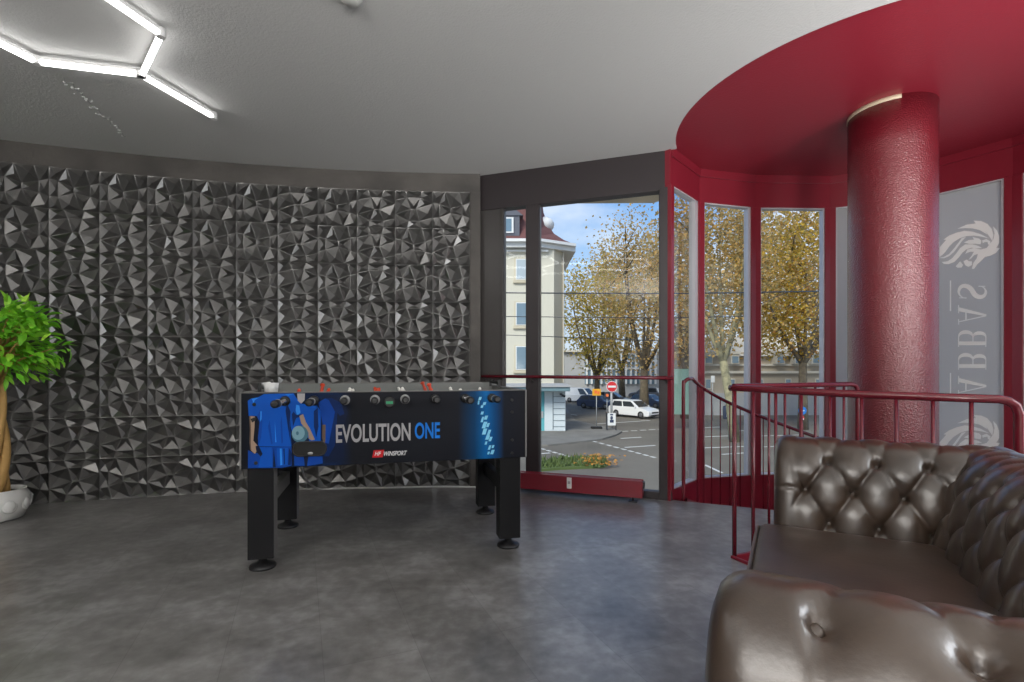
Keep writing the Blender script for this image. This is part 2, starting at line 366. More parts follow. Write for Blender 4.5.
# curved wall with the faceted tiles
mb = MB(); HT = 2.402
for a, b in ((0, NT*TW+.085),):
    rows = [[wp(S0-.085+b*k/48, z, -.02) for k in range(49)] for z in (-.2, ZC+.2)]
    mb.grid(rows, 0)
    rows = [[wp(S0-.085+b*k/48, z, -.2) for k in range(49)] for z in (-.2, ZC+.2)]
    mb.grid(rows, 0)
rows = [[wp(S0-.085+(NT*TW+.085)*k/48, z, w) for k in range(49)] for z, w in ((HT, -.02), (HT, .020), (HT+.004, .024), (ZC+.01, .024))]
mb.grid(rows, 0)
rows = [[wp(s_, z, w) for z in (-.05, HT+.01)] for s_, w in ((S0-.085, -.02), (S0-.085, .024), (S0-.004, .024), (S0, .02), (S0, -.02))]
mb.grid(rows, 0, False)
wall = struct(mb.build('wall_back', 'concrete_dark', flip=False), 'curved back wall covered in black faceted relief tiles', 'wall')
N_ = dict(TL=(0,0), A0=(.28,0), B0=(.70,0), TR=(1,0), L1=(0,.29), A1=(.36,.19), B1=(.64,.19), R1=(1,.36), A2=(.45,.52), B2=(.58,.52),
          L2=(0,.67), A3=(.33,.83), B3=(.70,.83), R3=(1,.75), BL=(0,1), A4=(.29,1), B4=(.72,1), BR=(1,1))
CELLS = ['TL A0 A1 L1', 'A0 B0 B1 A1', 'B0 TR R1 B1', 'L1 A1 A2 L2', 'A1 B1 B2 A2', 'B1 R1 B2', 'L2 A2 A3', 'A2 B2 B3 A3', 'B2 R1 R3 B3', 'L2 A3 A4 BL', 'A3 B3 B4 A4', 'B3 R3 BR B4']
OFF = [(-.08,-.05), (.04,.05), (.1,-.06), (-.1,0), (.0,.1), (.06,.0), (-.05,.02), (0,-.1), (.06,.06), (-.02,.08), (.0,-.02), (.08,.05)]
mb = MB(); rnd = random.Random(11)
for i in range(NT):
    for j in range(8):
        q = rnd.choice((0, 0, 1, 1, 2, 3)); fl_ = False
        def xf(u, v):
            for _ in range(q): u, v = 1-v, u
            return u, v
        def P3(u, v, w):
            u, v = xf(u, v)
            g = .0025
            u = g+(1-2*g)*u; v = g+(1-2*g)*v
            return wp(S0 + TW*(i+1-u), HT - .300*(j+v), w)
        seen = {}
        def nid(v):
            kk_ = (round(v.x, 4), round(v.y, 4), round(v.z, 4))
            if kk_ not in seen: seen[kk_] = mb.add([v])
            return seen[kk_]
        for cn, of in zip(CELLS, OFF):
            pts = [N_[k] for k in cn.split()]; n = len(pts)
            cx = sum(p[0] for p in pts)/n; cy = sum(p[1] for p in pts)/n
            ax, ay = cx+of[0]*.55, cy+of[1]*.55
            dep = .024*min(1., .55+1.2*sqrt(abs(sum(pts[k][0]*pts[(k+1)%n][1]-pts[(k+1)%n][0]*pts[k][1] for k in range(n)))/2))
            out = [P3(p[0], p[1], .022) for p in pts]; ins = []
            for p in pts:
                dx, dy = cx-p[0], cy-p[1]; l = hypot(dx, dy); t = min(.014/l, .25)
                ins.append(P3(p[0]+dx*t, p[1]+dy*t, .0205))
            a0 = [nid(v) for v in out]; b1 = mb.add(ins); b0 = mb.add(ins); c0 = mb.add([P3(ax, ay, .022-dep)])
            for k in range(n):
                mb.face((a0[k], a0[(k+1) % n], b1+(k+1) % n, b1+k), 0, True)
                mb.face((b0+k, b0+(k+1) % n, c0), 0, False)
        # tile rim
        sa, sb, z0, z1 = S0+TW*i+.0008, S0+TW*(i+1)-.0008, HT-.3*(j+1)+.0008, HT-.3*j-.0008
        rim = mb.add([wp(sa, z0, .0), wp(sb, z0, .0), wp(sb, z1, .0), wp(sa, z1, .0), wp(sa, z0, .0215), wp(sb, z0, .0215), wp(sb, z1, .0215), wp(sa, z1, .0215)])
        for k in range(4): mb.face((rim+k, rim+(k+1) % 4, rim+4+(k+1) % 4, rim+4+k))
o = mb.build('relief_tiles', 'relief_black', wall, flip=False); tag(o, 'glossy black tiles of sharp triangular facets')

RW0, RW1 = .25, 1.3
# plain walls out of the picture
mb = MB(); pl = wp(S0+NT*TW, 0)
mb.box(pl.x-.2, pl.x, YB-.2, pl.y+.2, -.2, ZC+.2)
struct(mb.build('wall_left', 'wall_white'), 'plain white side wall beside the potted ficus', 'wall')
mb = MB(); mb.box(XR, XR+.2, YB-.2, RW0, -.2, ZC+.2); mb.box(XR, XR+.2, RW1, V[7].y, -.2, ZC+.2); mb.box(XR, XR+.2, RW0, RW1, -.2, .5); mb.box(XR, XR+.2, RW0, RW1, 2.3, ZC+.2)
struct(mb.build('wall_right', 'wall_white'), 'white side wall with a tall window behind the leather sofa', 'wall')
mb = MB(); wins = [(-1.7, .0)]; zs, zt = .75, 2.3
mb.box(XL-.2, XR+.2, YB-.2, YB, -.2, zs); mb.box(XL-.2, XR+.2, YB-.2, YB, zt, ZC+.2)
xs = [XL-.2] + [q for w in wins for q in w] + [XR+.2]
for a, b in zip(xs[::2], xs[1::2]): mb.box(a, b, YB-.2, YB, zs, zt)
struct(mb.build('wall_front', 'wall_white'), 'white end wall with a window facing the tiled wall', 'wall')

def side_window(k, a, b, zlo, zhi, nn, label):      # framed window in a plain wall; nn points outwards
    a, b = Vector(a), Vector(b); d = (b-a).normalized(); ln = (b-a).length
    w_ = struct(thing('window_%d' % k, label, 'window', a), None, None); tag(w_, kind='structure')
    M = Matrix(((d.x, nn.x, 0, 0), (d.y, nn.y, 0, 0), (0, 0, 1, 0), (0, 0, 0, 1)))
    mb = MB(); e = .06
    mb.box(0, ln, .08, .14, zlo, zlo+e, 0, M); mb.box(0, ln, .08, .14, zhi-e, zhi, 0, M); mb.box(0, e, .08, .14, zlo+e, zhi-e, 0, M); mb.box(ln-e, ln, .08, .14, zlo+e, zhi-e, 0, M); mb.box(ln/2-e/2, ln/2+e/2, .08, .14, zlo+e, zhi-e, 0, M)
    mb.build('frame', 'frame_dark', w_, bevel=.004)
    for x0, x1 in ((e, ln/2-e/2), (ln/2+e/2, ln-e)):
        mb = MB(); mb.box(x0, x1, .108, .114, zlo+e, zhi-e, 0, M); mb.build('pane', 'glass', w_)
side_window(9, (XR, RW1, 0), (XR, RW0, 0), .5, 2.3, Vector((1, 0, 0)), 'dark framed window in the side wall behind the sofa')
side_window(10, (wins[0][1], YB, 0), (wins[0][0], YB, 0), zs, zt, Vector((0, -1, 0)), 'dark framed window in the white end wall')
# ---- window wall (window_1)
win = struct(thing('window_1', 'dark framed fixed window with a narrow and a wide pane beside the tiled wall', 'window', W0), None, None); tag(win, kind='structure')
WM = Matrix.Translation(Vector((0,0,0))) @ Matrix(((wd.x, -wn.x, 0, 0), (wd.y, -wn.y, 0, 0), (0, 0, 1, 0), (0, 0, 0, 1)))   # local: x along, y outwards
LW = (W1-W0).length
zg = 2.265; zb = .055
t_j, t_m0, t_m1, t_p = wx(503), wx(526), wx(539), wx(659.5)
mb = MB()
mb.box(t_j-.012, LW+.01, .0, .07, -.2, zb, 0, WM)                          # sill rail
mb.box(t_m0, t_m1, -.008, .07, zb, zg, 0, WM); mb.box(t_p, LW+.004, -.012, .08, zb-.25, zg+.02, 0, WM)
mb.box(-.06, LW+.004, -.004, .09, zg, ZC+.01, 0, WM)
mb.build('frame', 'frame_dark', win, bevel=.004)
mb = MB(); mb.box(wx(479), t_j, .004, .07, -.2, zg, 0, WM); mb.box(t_j-.016, t_j+.004, -.006, .06, zb, zg, 0, WM)
tag(mb.build('jamb', 'frame_jamb', win, bevel=.003), 'grey metal jamb panel beside the narrow pane')
mb = MB()
for a, b in ((t_j+.004, t_m0), (t_m1, t_p)):       # thin light beads
    for x in (a, b-.005): mb.box(x, x+.005, .01, .05, zb, zg, 0, WM)
mb.build('glazing_bead', 'frame_jamb', win)
for a, b in ((t_j, t_m0), (t_m1, t_p)):
    mb = MB(); mb.box(a, b, .03, .036, zb, zg, 0, WM); mb.build('pane', 'glass', win)

# ---- bay windows (window_2 ...)
ZT, ZL = 2.30, .075
def facet(k, a, b, label, film=None, wb=.045, lead=0.):
    a, b = Vector(a), Vector(b); d = (b-a).normalized(); nn = Vector((d.y, -d.x, 0)); ln = (b-a).length
    M = Matrix.Translation(Vector((0,0,0))) @ Matrix(((d.x, -nn.x, 0, 0), (d.y, -nn.y, 0, 0), (0, 0, 1, 0), (0, 0, 0, 1)))
    w = struct(thing('window_%d' % k, label, 'window', a), None, None); tag(w, kind='structure')
    mb = MB()
    mb.box(-.02, ln+.02, -.004, .06, ZT, ZC+.10, 0, M)                    # header
    mb.box(-.02, ln+.02, -.004, .06, -3.4, ZL, 0, M)                      # spandrel below
    mb.box(-.02, wb, -.012, .06, ZL, ZT, 0, M); mb.box(ln-wb, ln+.02, -.012, .06, ZL, ZT, 0, M)
    mb.box(0, ln, -.018, -.004, ZC-.05, ZC+.03, 0, M)
    mb.build('frame', 'red_paint', w, bevel=.003)
    mb = MB(); e = .016
    mb.box(wb, wb+e*.5, -.002, .05, ZL, ZT, 0, M); mb.box(ln-wb-e*(1+lead), ln-wb, -.002, .05, ZL, ZT, 0, M)
    mb.box(wb, ln-wb, -.002, .05, ZT-e*.6, ZT, 0, M); mb.box(wb, ln-wb, -.002, .05, ZL, ZL+e*.6, 0, M)
    mb.build('sash', 'aluminium', w)
    mb = MB(); mb.box(wb, ln-wb, .022, .028, ZL, ZT, 0, M); mb.build('pane', 'glass', w)
    if film:
        mb = MB(); mb.box(wb+e*.5, ln-wb-e, .0195, .0215, ZL+.01, ZT-.01, 0, M); f = mb.build('privacy_film', 'frosted_film', w); tag(f, 'grey frosted film')
    return w, d, nn, a
facet(2, V[0], V[1], 'narrow red framed bay window with a pale sash next to the dark post', lead=2.2, wb=.03)
facet(3, V[1], V[2], 'red framed bay window behind the descending handrail', lead=.4)
facet(4, V[2], V[3], 'red framed bay window full of golden leaves, next to the plain frosted one', lead=-.35)
facet(5, V[3], V[4], 'red framed bay window with plain frosted film behind the column', film=True)
w6, d6, n6, o6 = facet(6, V[4], V[5], 'red framed bay window with frosted film, lion emblem and lettering', film=True)
facet(7, V[5], V[6], 'red framed bay window beyond the lettered one', wb=.06)
facet(8, V[6], V[7], 'red framed bay window out of sight beside the sofa', wb=.06)
# writing on the film (window_6): the film faces the street, so it reads mirrored from inside
def on6(px, py, off=.006):
    k = Vector(((px-CX)/F, 1, -(py-HY)/F)); p0 = o6 - n6*.0195 + n6*off; t = (p0.dot(n6))/(k.dot(n6)); return Vector((0,0,HC)) + k*t
org = o6
def film_polys(name, polys, label=None):
    mb = MB()
    for pl_ in polys: mb.prism([on6(x, y) - org for x, y in pl_], -n6*.0012, 0)
    o = mb.build(name, 'film_logo', w6)
    bm = bmesh.new(); bm.from_mesh(o.data); bmesh.ops.triangulate(bm, faces=[f for f in bm.faces if len(f.verts) > 4]); bm.to_mesh(o.data); bm.free()
    return tag(o, label) if label else o
LION = [
 [(186,298),(250,270),(312,262),(296,242),(350,246),(392,266),(420,298),(432,340),(425,380),(405,352),(375,308),(392,338),(340,308),(290,296),(240,294)],
 [(430,282),(456,310),(472,350),(472,395),(452,428),(478,430),(450,462),(410,482),(375,490),(345,520),(322,540),(300,572),(285,572),(296,530),(318,500),(326,470),(300,478),(280,500),(262,512),(285,480),(300,455),(275,455),(255,462),(240,470),(255,440),(300,430),(345,440),(385,430),(410,400),(432,370),(440,330)],
 [(92,372),(130,345),(180,325),(235,312),(290,318),(345,335),(405,365),(350,352),(300,345),(250,348),(205,362),(160,390),(130,420),(105,455),(80,480),(62,492),(55,492),(55,440),(80,408),(110,375)],
 [(60,498),(95,490),(130,470),(165,430),(200,385),(215,362),(245,355),(215,385),(190,420),(165,455),(130,485),(95,500)],
 [(80,525),(120,520),(150,500),(180,465),(205,430),(240,405),(290,405),(330,415),(355,430),(320,432),(280,428),(245,440),(220,462),(195,495),(165,525),(125,540),(95,538)],
 [(230,392),(265,375),(300,372),(290,355),(335,365),(350,380),(345,405),(310,400),(270,402)],
 [(175,555),(205,520),(225,545),(215,562),(190,565)], [(228,520),(250,508),(265,520),(285,520),(285,545),(262,558),(240,548)],
 [(355,378),(385,368),(412,385),(408,408),(395,405),(392,388),(370,390),(360,396)]]
lion = [[(930+x/6.82, 185+y/6.82) for x, y in pl_] for pl_ in LION]
film_polys('lion_emblem', lion, 'white lion head emblem facing right')
film_polys('lion_emblem', [[(x+(y-245)*.0, y*1.02+190) for x, y in pl_] for pl_ in lion], 'white lion head emblem behind the railing')
def bez(p0, p1, p2, p3, n=10):
    return [tuple((1-t)**3*a+3*(1-t)**2*t*b+3*(1-t)*t*t*c+t**3*d for a, b, c, d in zip(p0, p1, p2, p3)) for t in [k/n for k in range(n+1)]]
def strip(c, w):      # stroked centre line with varying width -> quads
    out = []
    for i in range(len(c)-1):
        def off(k):
            a = c[max(k-1, 0)]; b = c[min(k+1, len(c)-1)]; dx, dy = b[0]-a[0], b[1]-a[1]; l = hypot(dx, dy) or 1
            ww = w[k] if isinstance(w, list) else w
            return (-dy/l*ww/2, dx/l*ww/2)
        o1, o2 = off(i), off(i+1)
        out.append([(c[i][0]+o1[0], c[i][1]+o1[1]), (c[i+1][0]+o2[0], c[i+1][1]+o2[1]), (c[i+1][0]-o2[0], c[i+1][1]-o2[1]), (c[i][0]-o1[0], c[i][1]-o1[1])])
    return out
def glyph(ch):        # serif capitals in a box of height 1; x = reading direction
    if ch == 'A':
        return [[(.30,1),(.38,1),(.66,.0),(.50,0)], [(.30,1),(.345,1),(.10,0),(.06,0)], [(.155,.30),(.53,.30),(.54,.255),(.14,.255)],
                [(-.02,.035),(.19,.035),(.19,0),(-.02,0)], [(.42,.035),(.74,.035),(.74,0),(.42,0)]], .74
    if ch == 'B':
        P = [[(.07,0),(.07,1),(.235,1),(.235,0)], [(0,1),(.42,1),(.42,.965),(0,.965)], [(0,.035),(.42,.035),(.42,0),(0,0)], [(.2,.545),(.42,.545),(.42,.51),(.2,.51)]]
        for y0, y1, xm in ((.982, .528, .60), (.528, .018, .66)):
            c = bez((.40, y0), (xm+.06, y0), (xm+.06, y1), (.40, y1), 12); P += strip(c, [.035+.13*sin(pi*k/12)**1.3 for k in range(13)])
        return P, .70
    if ch == 'S':
        c = bez((.47,.76),(.45,.93),(.32,.985),(.24,.98), 6)+bez((.24,.98),(.02,.96),(.0,.64),(.24,.53), 8)[1:]+bez((.24,.53),(.52,.42),(.58,.06),(.27,.02), 8)[1:]+bez((.27,.02),(.16,.02),(.04,.10),(.02,.27), 6)[1:]
        n_ = len(c)-1; P = strip(c, [.03+.15*max(0, sin(pi*k/n_))**2 for k in range(n_+1)])
        return P + [[(.44,.72),(.475,.72),(.475,.96),(.445,.96)], [(.015,.30),(.05,.30),(.05,.04),(.02,.04)]], .55
polys = []; yb = 394.8
for ch in 'ABBAS':
    P, adv = glyph(ch); sc_x = {'A': 19.0/.74, 'B': 16.2/.70, 'S': 14.2/.52}[ch]
    for q in P: polys.append([(958.0+y*28.3, yb - x*sc_x) for x, y in q])
    yb -= {'A': 25.2, 'B': 22.8, 'S': 20}[ch]
film_polys('lettering', polys, 'white serif lettering ABBAS read from below upwards, mirrored')
film_polys('line', [[(949.8, 280.5), (951, 280.5), (951, 311), (949.8, 311)], [(949.8, 373), (951, 373), (951, 396), (949.8, 396)]])

# ---- column
col = struct(thing('column', 'round red textured column in the middle of the spiral stair', 'column', CK), None, None); tag(col, kind='structure')
mb = MB(); mb.lathe([(.2295, z) for z in (-3.4, -1, 0, .6, 1.2, 1.8, 2.3, ZC+.012)], 64)
mb.build('shaft', 'red_column', col)
mb = MB(); tv = atan2(-CK.y, -CK.x)
rows = [[Vector((cos(tv+t)*r_, sin(tv+t)*r_, z)) for t in [R(-100+112*k/24) for k in range(25)]] for r_, z in ((.228, ZC-.012), (.2325, ZC-.012), (.2325, ZC+.012), (.228, ZC+.012))]
mb.grid(rows, 0); tag(mb.build('joint_strip', 'cream', col), 'cream joint left bare under the ceiling')
# ================================================================== FOOTBALL TABLE
TH = R(14.0); TU = Vector((cos(TH), sin(TH), 0)); TV = Vector((-sin(TH), cos(TH), 0))
TLn, TWd = 1.39, .76
TC = Vector((-.535*2.385, 2.385, 0)) + TU*(TLn/2) + TV*(TWd/2)
tb = thing('foosball_table', 'black football table with a blue shirted players print, by the tiled wall', 'football table', TC, TH)
zb_, zt_ = .487, .845
X2, Y2 = TLn/2, TWd/2
def tl(px, py, off=0.):      # image point -> table front plane (local x, z)
    k = Vector(((px-CX)/F, 1, -(py-HY)/F)); p0 = TC - TV*(Y2+off); t = p0.dot(TV)/k.dot(TV); p = Vector((0,0,HC))+k*t
    q = p - TC; return Vector((q.dot(TU), q.dot(TV), p.z))
mb = MB(); mb.box(-X2, X2, -Y2, -Y2+.03, zb_, zt_); mb.build('front_panel', 'print_panel', tb, bevel=.002)
mb = MB(); mb.box(-X2, X2, Y2-.03, Y2, zb_, zt_+.022); mb.build('rear_panel', 'table_inside', tb, bevel=.002)
for sx in (-1, 1):
    mb = MB(); x = sx*(X2-.015); mb.box(x-.015, x+.015, -Y2+.03, Y2-.03, zb_+.03, zt_+.003); mb.build('end_panel', 'table_inside', tb, bevel=.002)
mb = MB(); mb.box(-X2+.03, X2-.03, -Y2+.03, Y2-.03, .55, .57); mb.build('bottom_board', 'table_black', tb)
mb = MB(); mb.box(-X2+.08, X2-.08, -Y2+.03, Y2-.03, .70, .715); mb.build('playfield', 'playfield', tb)
mb = MB()   # light edging
for sx in (-1, 1): mb.box(sx*(X2+.002)-.004, sx*(X2+.002)+.004, -Y2-.002, Y2, zb_, zt_+.004)
mb.box(-X2-.004, X2+.004, -Y2-.002, -Y2+.012, zt_, zt_+.005); mb.box(-X2-.004, X2+.004, Y2-.03, Y2+.002, zt_+.022, zt_+.026)
mb.build('edge_trim', 'table_edge', tb, bevel=.001)
# legs
for sx in (-1, 1):
    for sy in (-1, 1):
        cx, cy = sx*.612, sy*.325
        mb = MB(); mb.box(cx-.0575, cx+.0575, cy-.045, cy+.045, .052, zb_+.02); lg = mb.build('leg', 'table_leg', tb, bevel=.004)
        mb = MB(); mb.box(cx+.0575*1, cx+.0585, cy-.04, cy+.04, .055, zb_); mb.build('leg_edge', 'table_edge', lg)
        mb = MB(); mb.lathe([(.060, 0), (.062, .008), (.056, .016), (.030, .026), (.020, .032), (.016, .055)], 24, (cx, cy, 0)); mb.build('levelling_foot', 'rubber' if sx > 0 else 'grip_grey' if False else 'rubber', lg)
    mb = MB(); mb.box(sx*.612-.02, sx*.612+.02, -.28, .28, .27, .345); mb.build('stretcher', 'table_edge' if sx < 0 else 'table_leg', tb, bevel=.003)
# rods with players and grips
rod_px = [285, 314, 345, 375, 405, 435, 465, 492]; zrod = .807
count = [1, 2, 3, 5, 5, 3, 2, 1]; team = ['player_red', 'player_red', 'player_white', 'player_red', 'player_white', 'player_red', 'player_white', 'player_white']
grip_front = [1, 1, 0, 1, 0, 1, 1, 0]; ext = [.20, .13, .05, .07, .045, .07, .15, .10]
rnd = random.Random(5)
for i, px in enumerate(rod_px):
    x = tl(px, 399).x; e = ext[i]
    mb = MB(); mb.tube([(x, -Y2-e+.02, zrod), (x, Y2+.12, zrod)], .0095, 12); rod = mb.build('rod', 'chrome', tb)
    for yy, s in ((-Y2, -1), (Y2, 1)):
        mb = MB(); mb.lathe([(.024, 0), (.024, .006), (.017, .011), (.012, .012)], 20, (x, yy, zrod), axis=(0, s, 0)); mb.build('bushing', 'grip_grey' if 2 <= i <= 4 else 'rubber', rod)
    y0 = -Y2-e
    mb = MB(); mb.lathe([(.010, 0), (.0165, .003), (.018, .02), (.0155, .045), (.0175, .062), (.009, .066)], 16, (x, y0-.045, zrod), axis=(0, 1, 0))
    g = mb.build('grip', 'rubber', rod)
    mb = MB(); mb.lathe([(.0165, 0), (.0185, .003), (.0185, .011), (.0165, .014)], 16, (x, y0+.020, zrod), axis=(0, 1, 0)); mb.build('grip_ring', 'grip_grey', rod)
    for k in range(count[i]):
        y = (k-(count[i]-1)/2)*(.62/max(count[i], 2.2)); tilt = rnd.uniform(-.5, .5)
        if i in (1, 5): tilt = pi+rnd.uniform(-.4, .4) if k % 2 == 0 else tilt
        M = Matrix.Translation((x, y, zrod)) @ Matrix.Rotation(tilt, 4, 'Y')
        M3 = M.to_3x3()
        mb = MB()
        for c, r_ in (((0,0,.032), (.010,.011,.013)), ((0,0,.008), (.013,.021,.024)), ((0,0,-.024), (.011,.015,.026)), ((.002,0,-.05), (.009,.013,.022)), ((.004,0,-.068), (.013,.014,.010))):
            mb.ball(M @ Vector(c), r_, 10, 0, M3)
        mb.build('player', team[i], rod)
# ball entry cup, return hole, counters
c = tl(389.5, 402); mb = MB(); mb.lathe([(.026, 0), (.028, .006), (.022, .010), (.020, .004)], 24, (c.x, -Y2, c.z), axis=(0, -1, 0)); cup = mb.build('ball_entry_cup', 'rubber', tb)
mb = MB(); mb.box(c.x-.017, c.x+.017, -Y2-.005, -Y2-.002, c.z-.010, c.z+.004); tag(mb.build('cup_insert', 'green_cup', cup), 'green insert of the ball entry')
c = tl(309.5, 448.8); hw, hr = .043, .032
def stadium(r_, h_): return [(c.x+(h_ if cos(t) > 0 else -h_)+r_*cos(t), c.z+r_*sin(t)) for t in [-pi/2+.001+2*pi*k/32 for k in range(32)]]
mb = MB(); mb.prism([Vector((x, -Y2-.0015, z)) for x, z in stadium(hr, hw)], (0, .03, 0)); hole = mb.build('ball_return', 'hole_black', tb)
mb = MB(); rr_ = [mb.add([Vector((x, y, z)) for x, z in stadium(r_, hw)]) for r_, y in ((hr-.001, -Y2-.001), (hr, -Y2-.006), (hr+.005, -Y2-.006), (hr+.006, -Y2))]
for a, b in zip(rr_, rr_[1:]):
    for k in range(32): mb.face((a+k, a+(k+1) % 32, b+(k+1) % 32, b+k), 0, True)
mb.build('return_rim', 'rubber', hole)
mb = MB(); mb.ball((c.x+.004, -Y2-.002, c.z-.022), (.013, .004, .007), 10); mb.build('return_ball', 'grip_grey', hole)
for sx in (-1, 1):      # score counters on both ends
    x = sx*(X2-.05); mb = MB()
    y0 = -.10 if sx < 0 else .18
    mb.box(x-.008, x+.008, y0-.14, y0-.132, zt_, zt_+.045); mb.box(x-.008, x+.008, y0+.132, y0+.14, zt_, zt_+.045); mb.tube([(x, y0-.135, zt_+.032), (x, y0+.135, zt_+.032)], .003, 6)
    ct = mb.build('score_counter', 'rubber', tb)
    for k in range(10):
        mb = MB(); mb.lathe([(.006, 0), (.013, .003), (.013, .011), (.006, .014)], 12, (x, y0-.12+k*.0155+(.05 if k > 5 else 0), zt_+.032), axis=(0, 1, 0)); mb.build('counter_bead', 'white_plastic' if sx < 0 else 'rubber', ct)
mb = MB(); mb.lathe([(.030, 0), (.036, .055), (.034, .055), (.028, .004)], 20, (-X2+.10, -Y2+.16, zt_-.01), capb=False); mb.build('ball_cup', 'white_plastic', tb)
# screws
for px, py in ((254.3, 404.5), (254.3, 419), (256, 463), (512, 400), (512, 412), (512, 440), (512, 453)):
    mb = MB(); q = tl(px, py); mb.lathe([(.0085, 0), (.0085, .002), (.005, .0035)], 12, (q.x, -Y2-.001, q.z), axis=(0, -1, 0)); mb.build('screw', 'rubber', tb)
# the print
def c7(x, y): q = tl(235+x/6.4, 375+y/6.4); return q.x, q.z
PRN = [
 ('print_blue_night', [(530,180),(580,128),(640,128),(700,180),(725,240),(700,300),(690,420),(700,520),(655,555),(575,562),(570,400),(555,300)]),
 ('print_blue_dark', [(530,180),(580,148),(620,148),(680,180),(700,250),(672,262),(655,240),(650,330),(640,450),(600,520),(575,520),(570,400),(555,300)]),
 ('print_blue_deep', [(535,175),(575,150),(600,160),(640,235),(620,340),(600,440),(572,430),(565,330)]),
 ('print_skin_dark', [(560,318),(580,318),(579,420),(568,455),(558,400)]),
 ('print_blue', [(395,150),(420,182),(450,186),(520,188),(548,230),(548,420),(560,445),(480,440),(470,400),(380,420),(356,330),(362,260),(388,215)]),
 ('print_blue_dark', [(505,230),(530,210),(535,330),(520,400),(505,330)]),
 ('print_blue_light', [(392,190),(412,195),(420,240),(398,260),(388,225)]),
 ('print_blue_dark', [(360,215),(392,255),(440,250),(430,266),(392,275),(372,330)]),
 ('print_grey', [(398,118),(448,118),(446,160),(424,184),(402,165)]),
 ('print_skin', [(412,262),(436,250),(453,300),(478,340),(503,395),(512,414),(488,418),(472,405),(478,380),(452,345),(424,310)]),
 ('print_blue_deep', [(378,500),(560,520),(562,565),(470,582),(380,580)]),
 ('print_blue_night', [(440,520),(470,520),(462,582),(446,584)]),
 ('print_blue', [(185,122),(375,118),(395,150),(388,215),(365,250),(352,330),(362,458),(148,456),(148,400),(158,300),(140,262),(88,262),(82,165),(105,150),(150,142)]),
 ('print_blue_dark', [(334,180),(356,235),(350,330),(358,450),(338,330),(324,230)]),
 ('print_blue_deep', [(140,262),(162,225),(176,300),(168,400),(150,456),(147,400),(158,300)]),
 ('print_blue_light', [(162,232),(172,232),(170,285),(161,300)]),
 ('print_blue_light', [(108,152),(155,144),(128,160),(118,180)]),
 ('print_blue_deep', [(222,290),(242,440),(232,444),(212,330)]), ('print_blue_deep', [(300,260),(308,430),(298,440),(292,300)]),
 ('print_blue_light', [(255,290),(266,430),(258,430)]), ('print_blue_light', [(320,124),(372,124),(340,132)]),
 ('print_blue_deep', [(84,480),(120,500),(145,498),(150,459),(364,459),(362,580),(300,594),(84,596)]),
 ('print_blue', [(155,462),(235,462),(240,585),(150,590),(165,520)]), ('print_blue', [(268,466),(340,466),(336,575),(272,580)]),
 ('print_blue_night', [(248,468),(262,590),(243,591)]), ('print_blue_dark', [(346,465),(364,500),(358,575),(340,575)]),
 ('print_blue_light', [(287,470),(299,470),(304,575),(290,578)]), ('print_blue_dark', [(310,470),(318,470),(320,572),(314,572)]),
 ('print_skin', [(92,262),(128,264),(126,330),(118,420),(145,450),(150,488),(120,498),(100,480),(95,430),(98,350)]),
 ('print_skin_dark', [(92,262),(100,262),(104,350),(102,430),(106,484),(98,478),(93,430),(96,350)]),
 ('hole_black', [(100,280),(122,274),(130,292),(110,304)]),
 ('print_blue_night', [(132,455),(152,450),(178,505),(165,522),(138,492)]),
 ('print_skin', [(118,468),(132,466),(134,500),(122,502)]),
]
pr = MB(); mnames = []
def mi_(nm):
    if nm not in mnames: mnames.append(nm)
    return mnames.index(nm)
off = .0006
for nm, pl_ in PRN:
    off += .00006; pr.poly([Vector((x, -Y2-off, z)) for x, z in (c7(*q) for q in pl_)], mi_(nm))
off += .00006
def disc(nm, cx, cy, rx, ry, o_):
    pr.poly([Vector((x, -Y2-o_, z)) for x, z in (c7(cx+rx*cos(2*pi*k/24), cy+ry*sin(2*pi*k/24)) for k in range(24))], mi_(nm))
disc('print_ball_dark', 416, 377, 53, 54, off); disc('print_ball', 406, 370, 41, 45, off+.0001); disc('print_ball_dark', 400, 372, 9, 12, off+.0002)
pr.poly([Vector((x, -Y2-off-.0003, z)) for x, z in (c7(*q) for q in [(470,372),(486,372),(503,395),(512,414),(488,418),(472,405)])], mi_('print_skin'))
o = pr.build('players_print', mnames, tb, flip=False); tag(o, 'print of headless players in blue shirts, one holding a ball')
bm = bmesh.new(); bm.from_mesh(o.data); bmesh.ops.triangulate(bm, faces=[f for f in bm.faces if len(f.verts) > 4]); bm.to_mesh(o.data); bm.free()
pr = MB(); mnames = []
# printed spiral of light
for k, (px, py, w, h, a) in enumerate([(480,398.5,2.6,3.2,.5),(478.6,402.5,1.6,4,.2),(484.4,403.5,2.8,2.8,.6),(482,406.5,2.4,2.6,.5),(482.2,413,2.6,3,.5),(486,417.6,3,4,.6),(482.4,419.5,2.2,5.5,.5),(484.5,425,3.6,6.5,.55),(488,425,2.4,4,.6),(484.5,431.5,3.6,6,.5),(489,432.5,2.6,5.5,.6),(487.5,437.5,3.4,4.4,.6),(490.5,439,2.6,4.4,.6),(486,443,2,3.2,.5),(489.6,447.5,2.2,4.4,.6),(493,446.5,2,3,.6),(492.4,452,3,4.4,.6),(488.5,453,2,2.8,.5)]):
    pl_ = [(px-w/2+h/2*a*.6, py-h/2), (px+w/2+h/2*a*.6, py-h/2), (px+w/2-h/2*a*.6, py+h/2), (px-w/2-h/2*a*.6, py+h/2)]
    pr.poly([Vector((q.x, -Y2-.0008, q.z)) for q in (tl(*p) for p in pl_)], mi_('print_cyan'))
o = pr.build('light_spiral_print', mnames, tb, flip=False); tag(o, 'printed spiral of pale blue light dashes')
bm = bmesh.new(); bm.from_mesh(o.data); bmesh.ops.triangulate(bm, faces=[f for f in bm.faces if len(f.verts) > 4]); bm.to_mesh(o.data); bm.free()
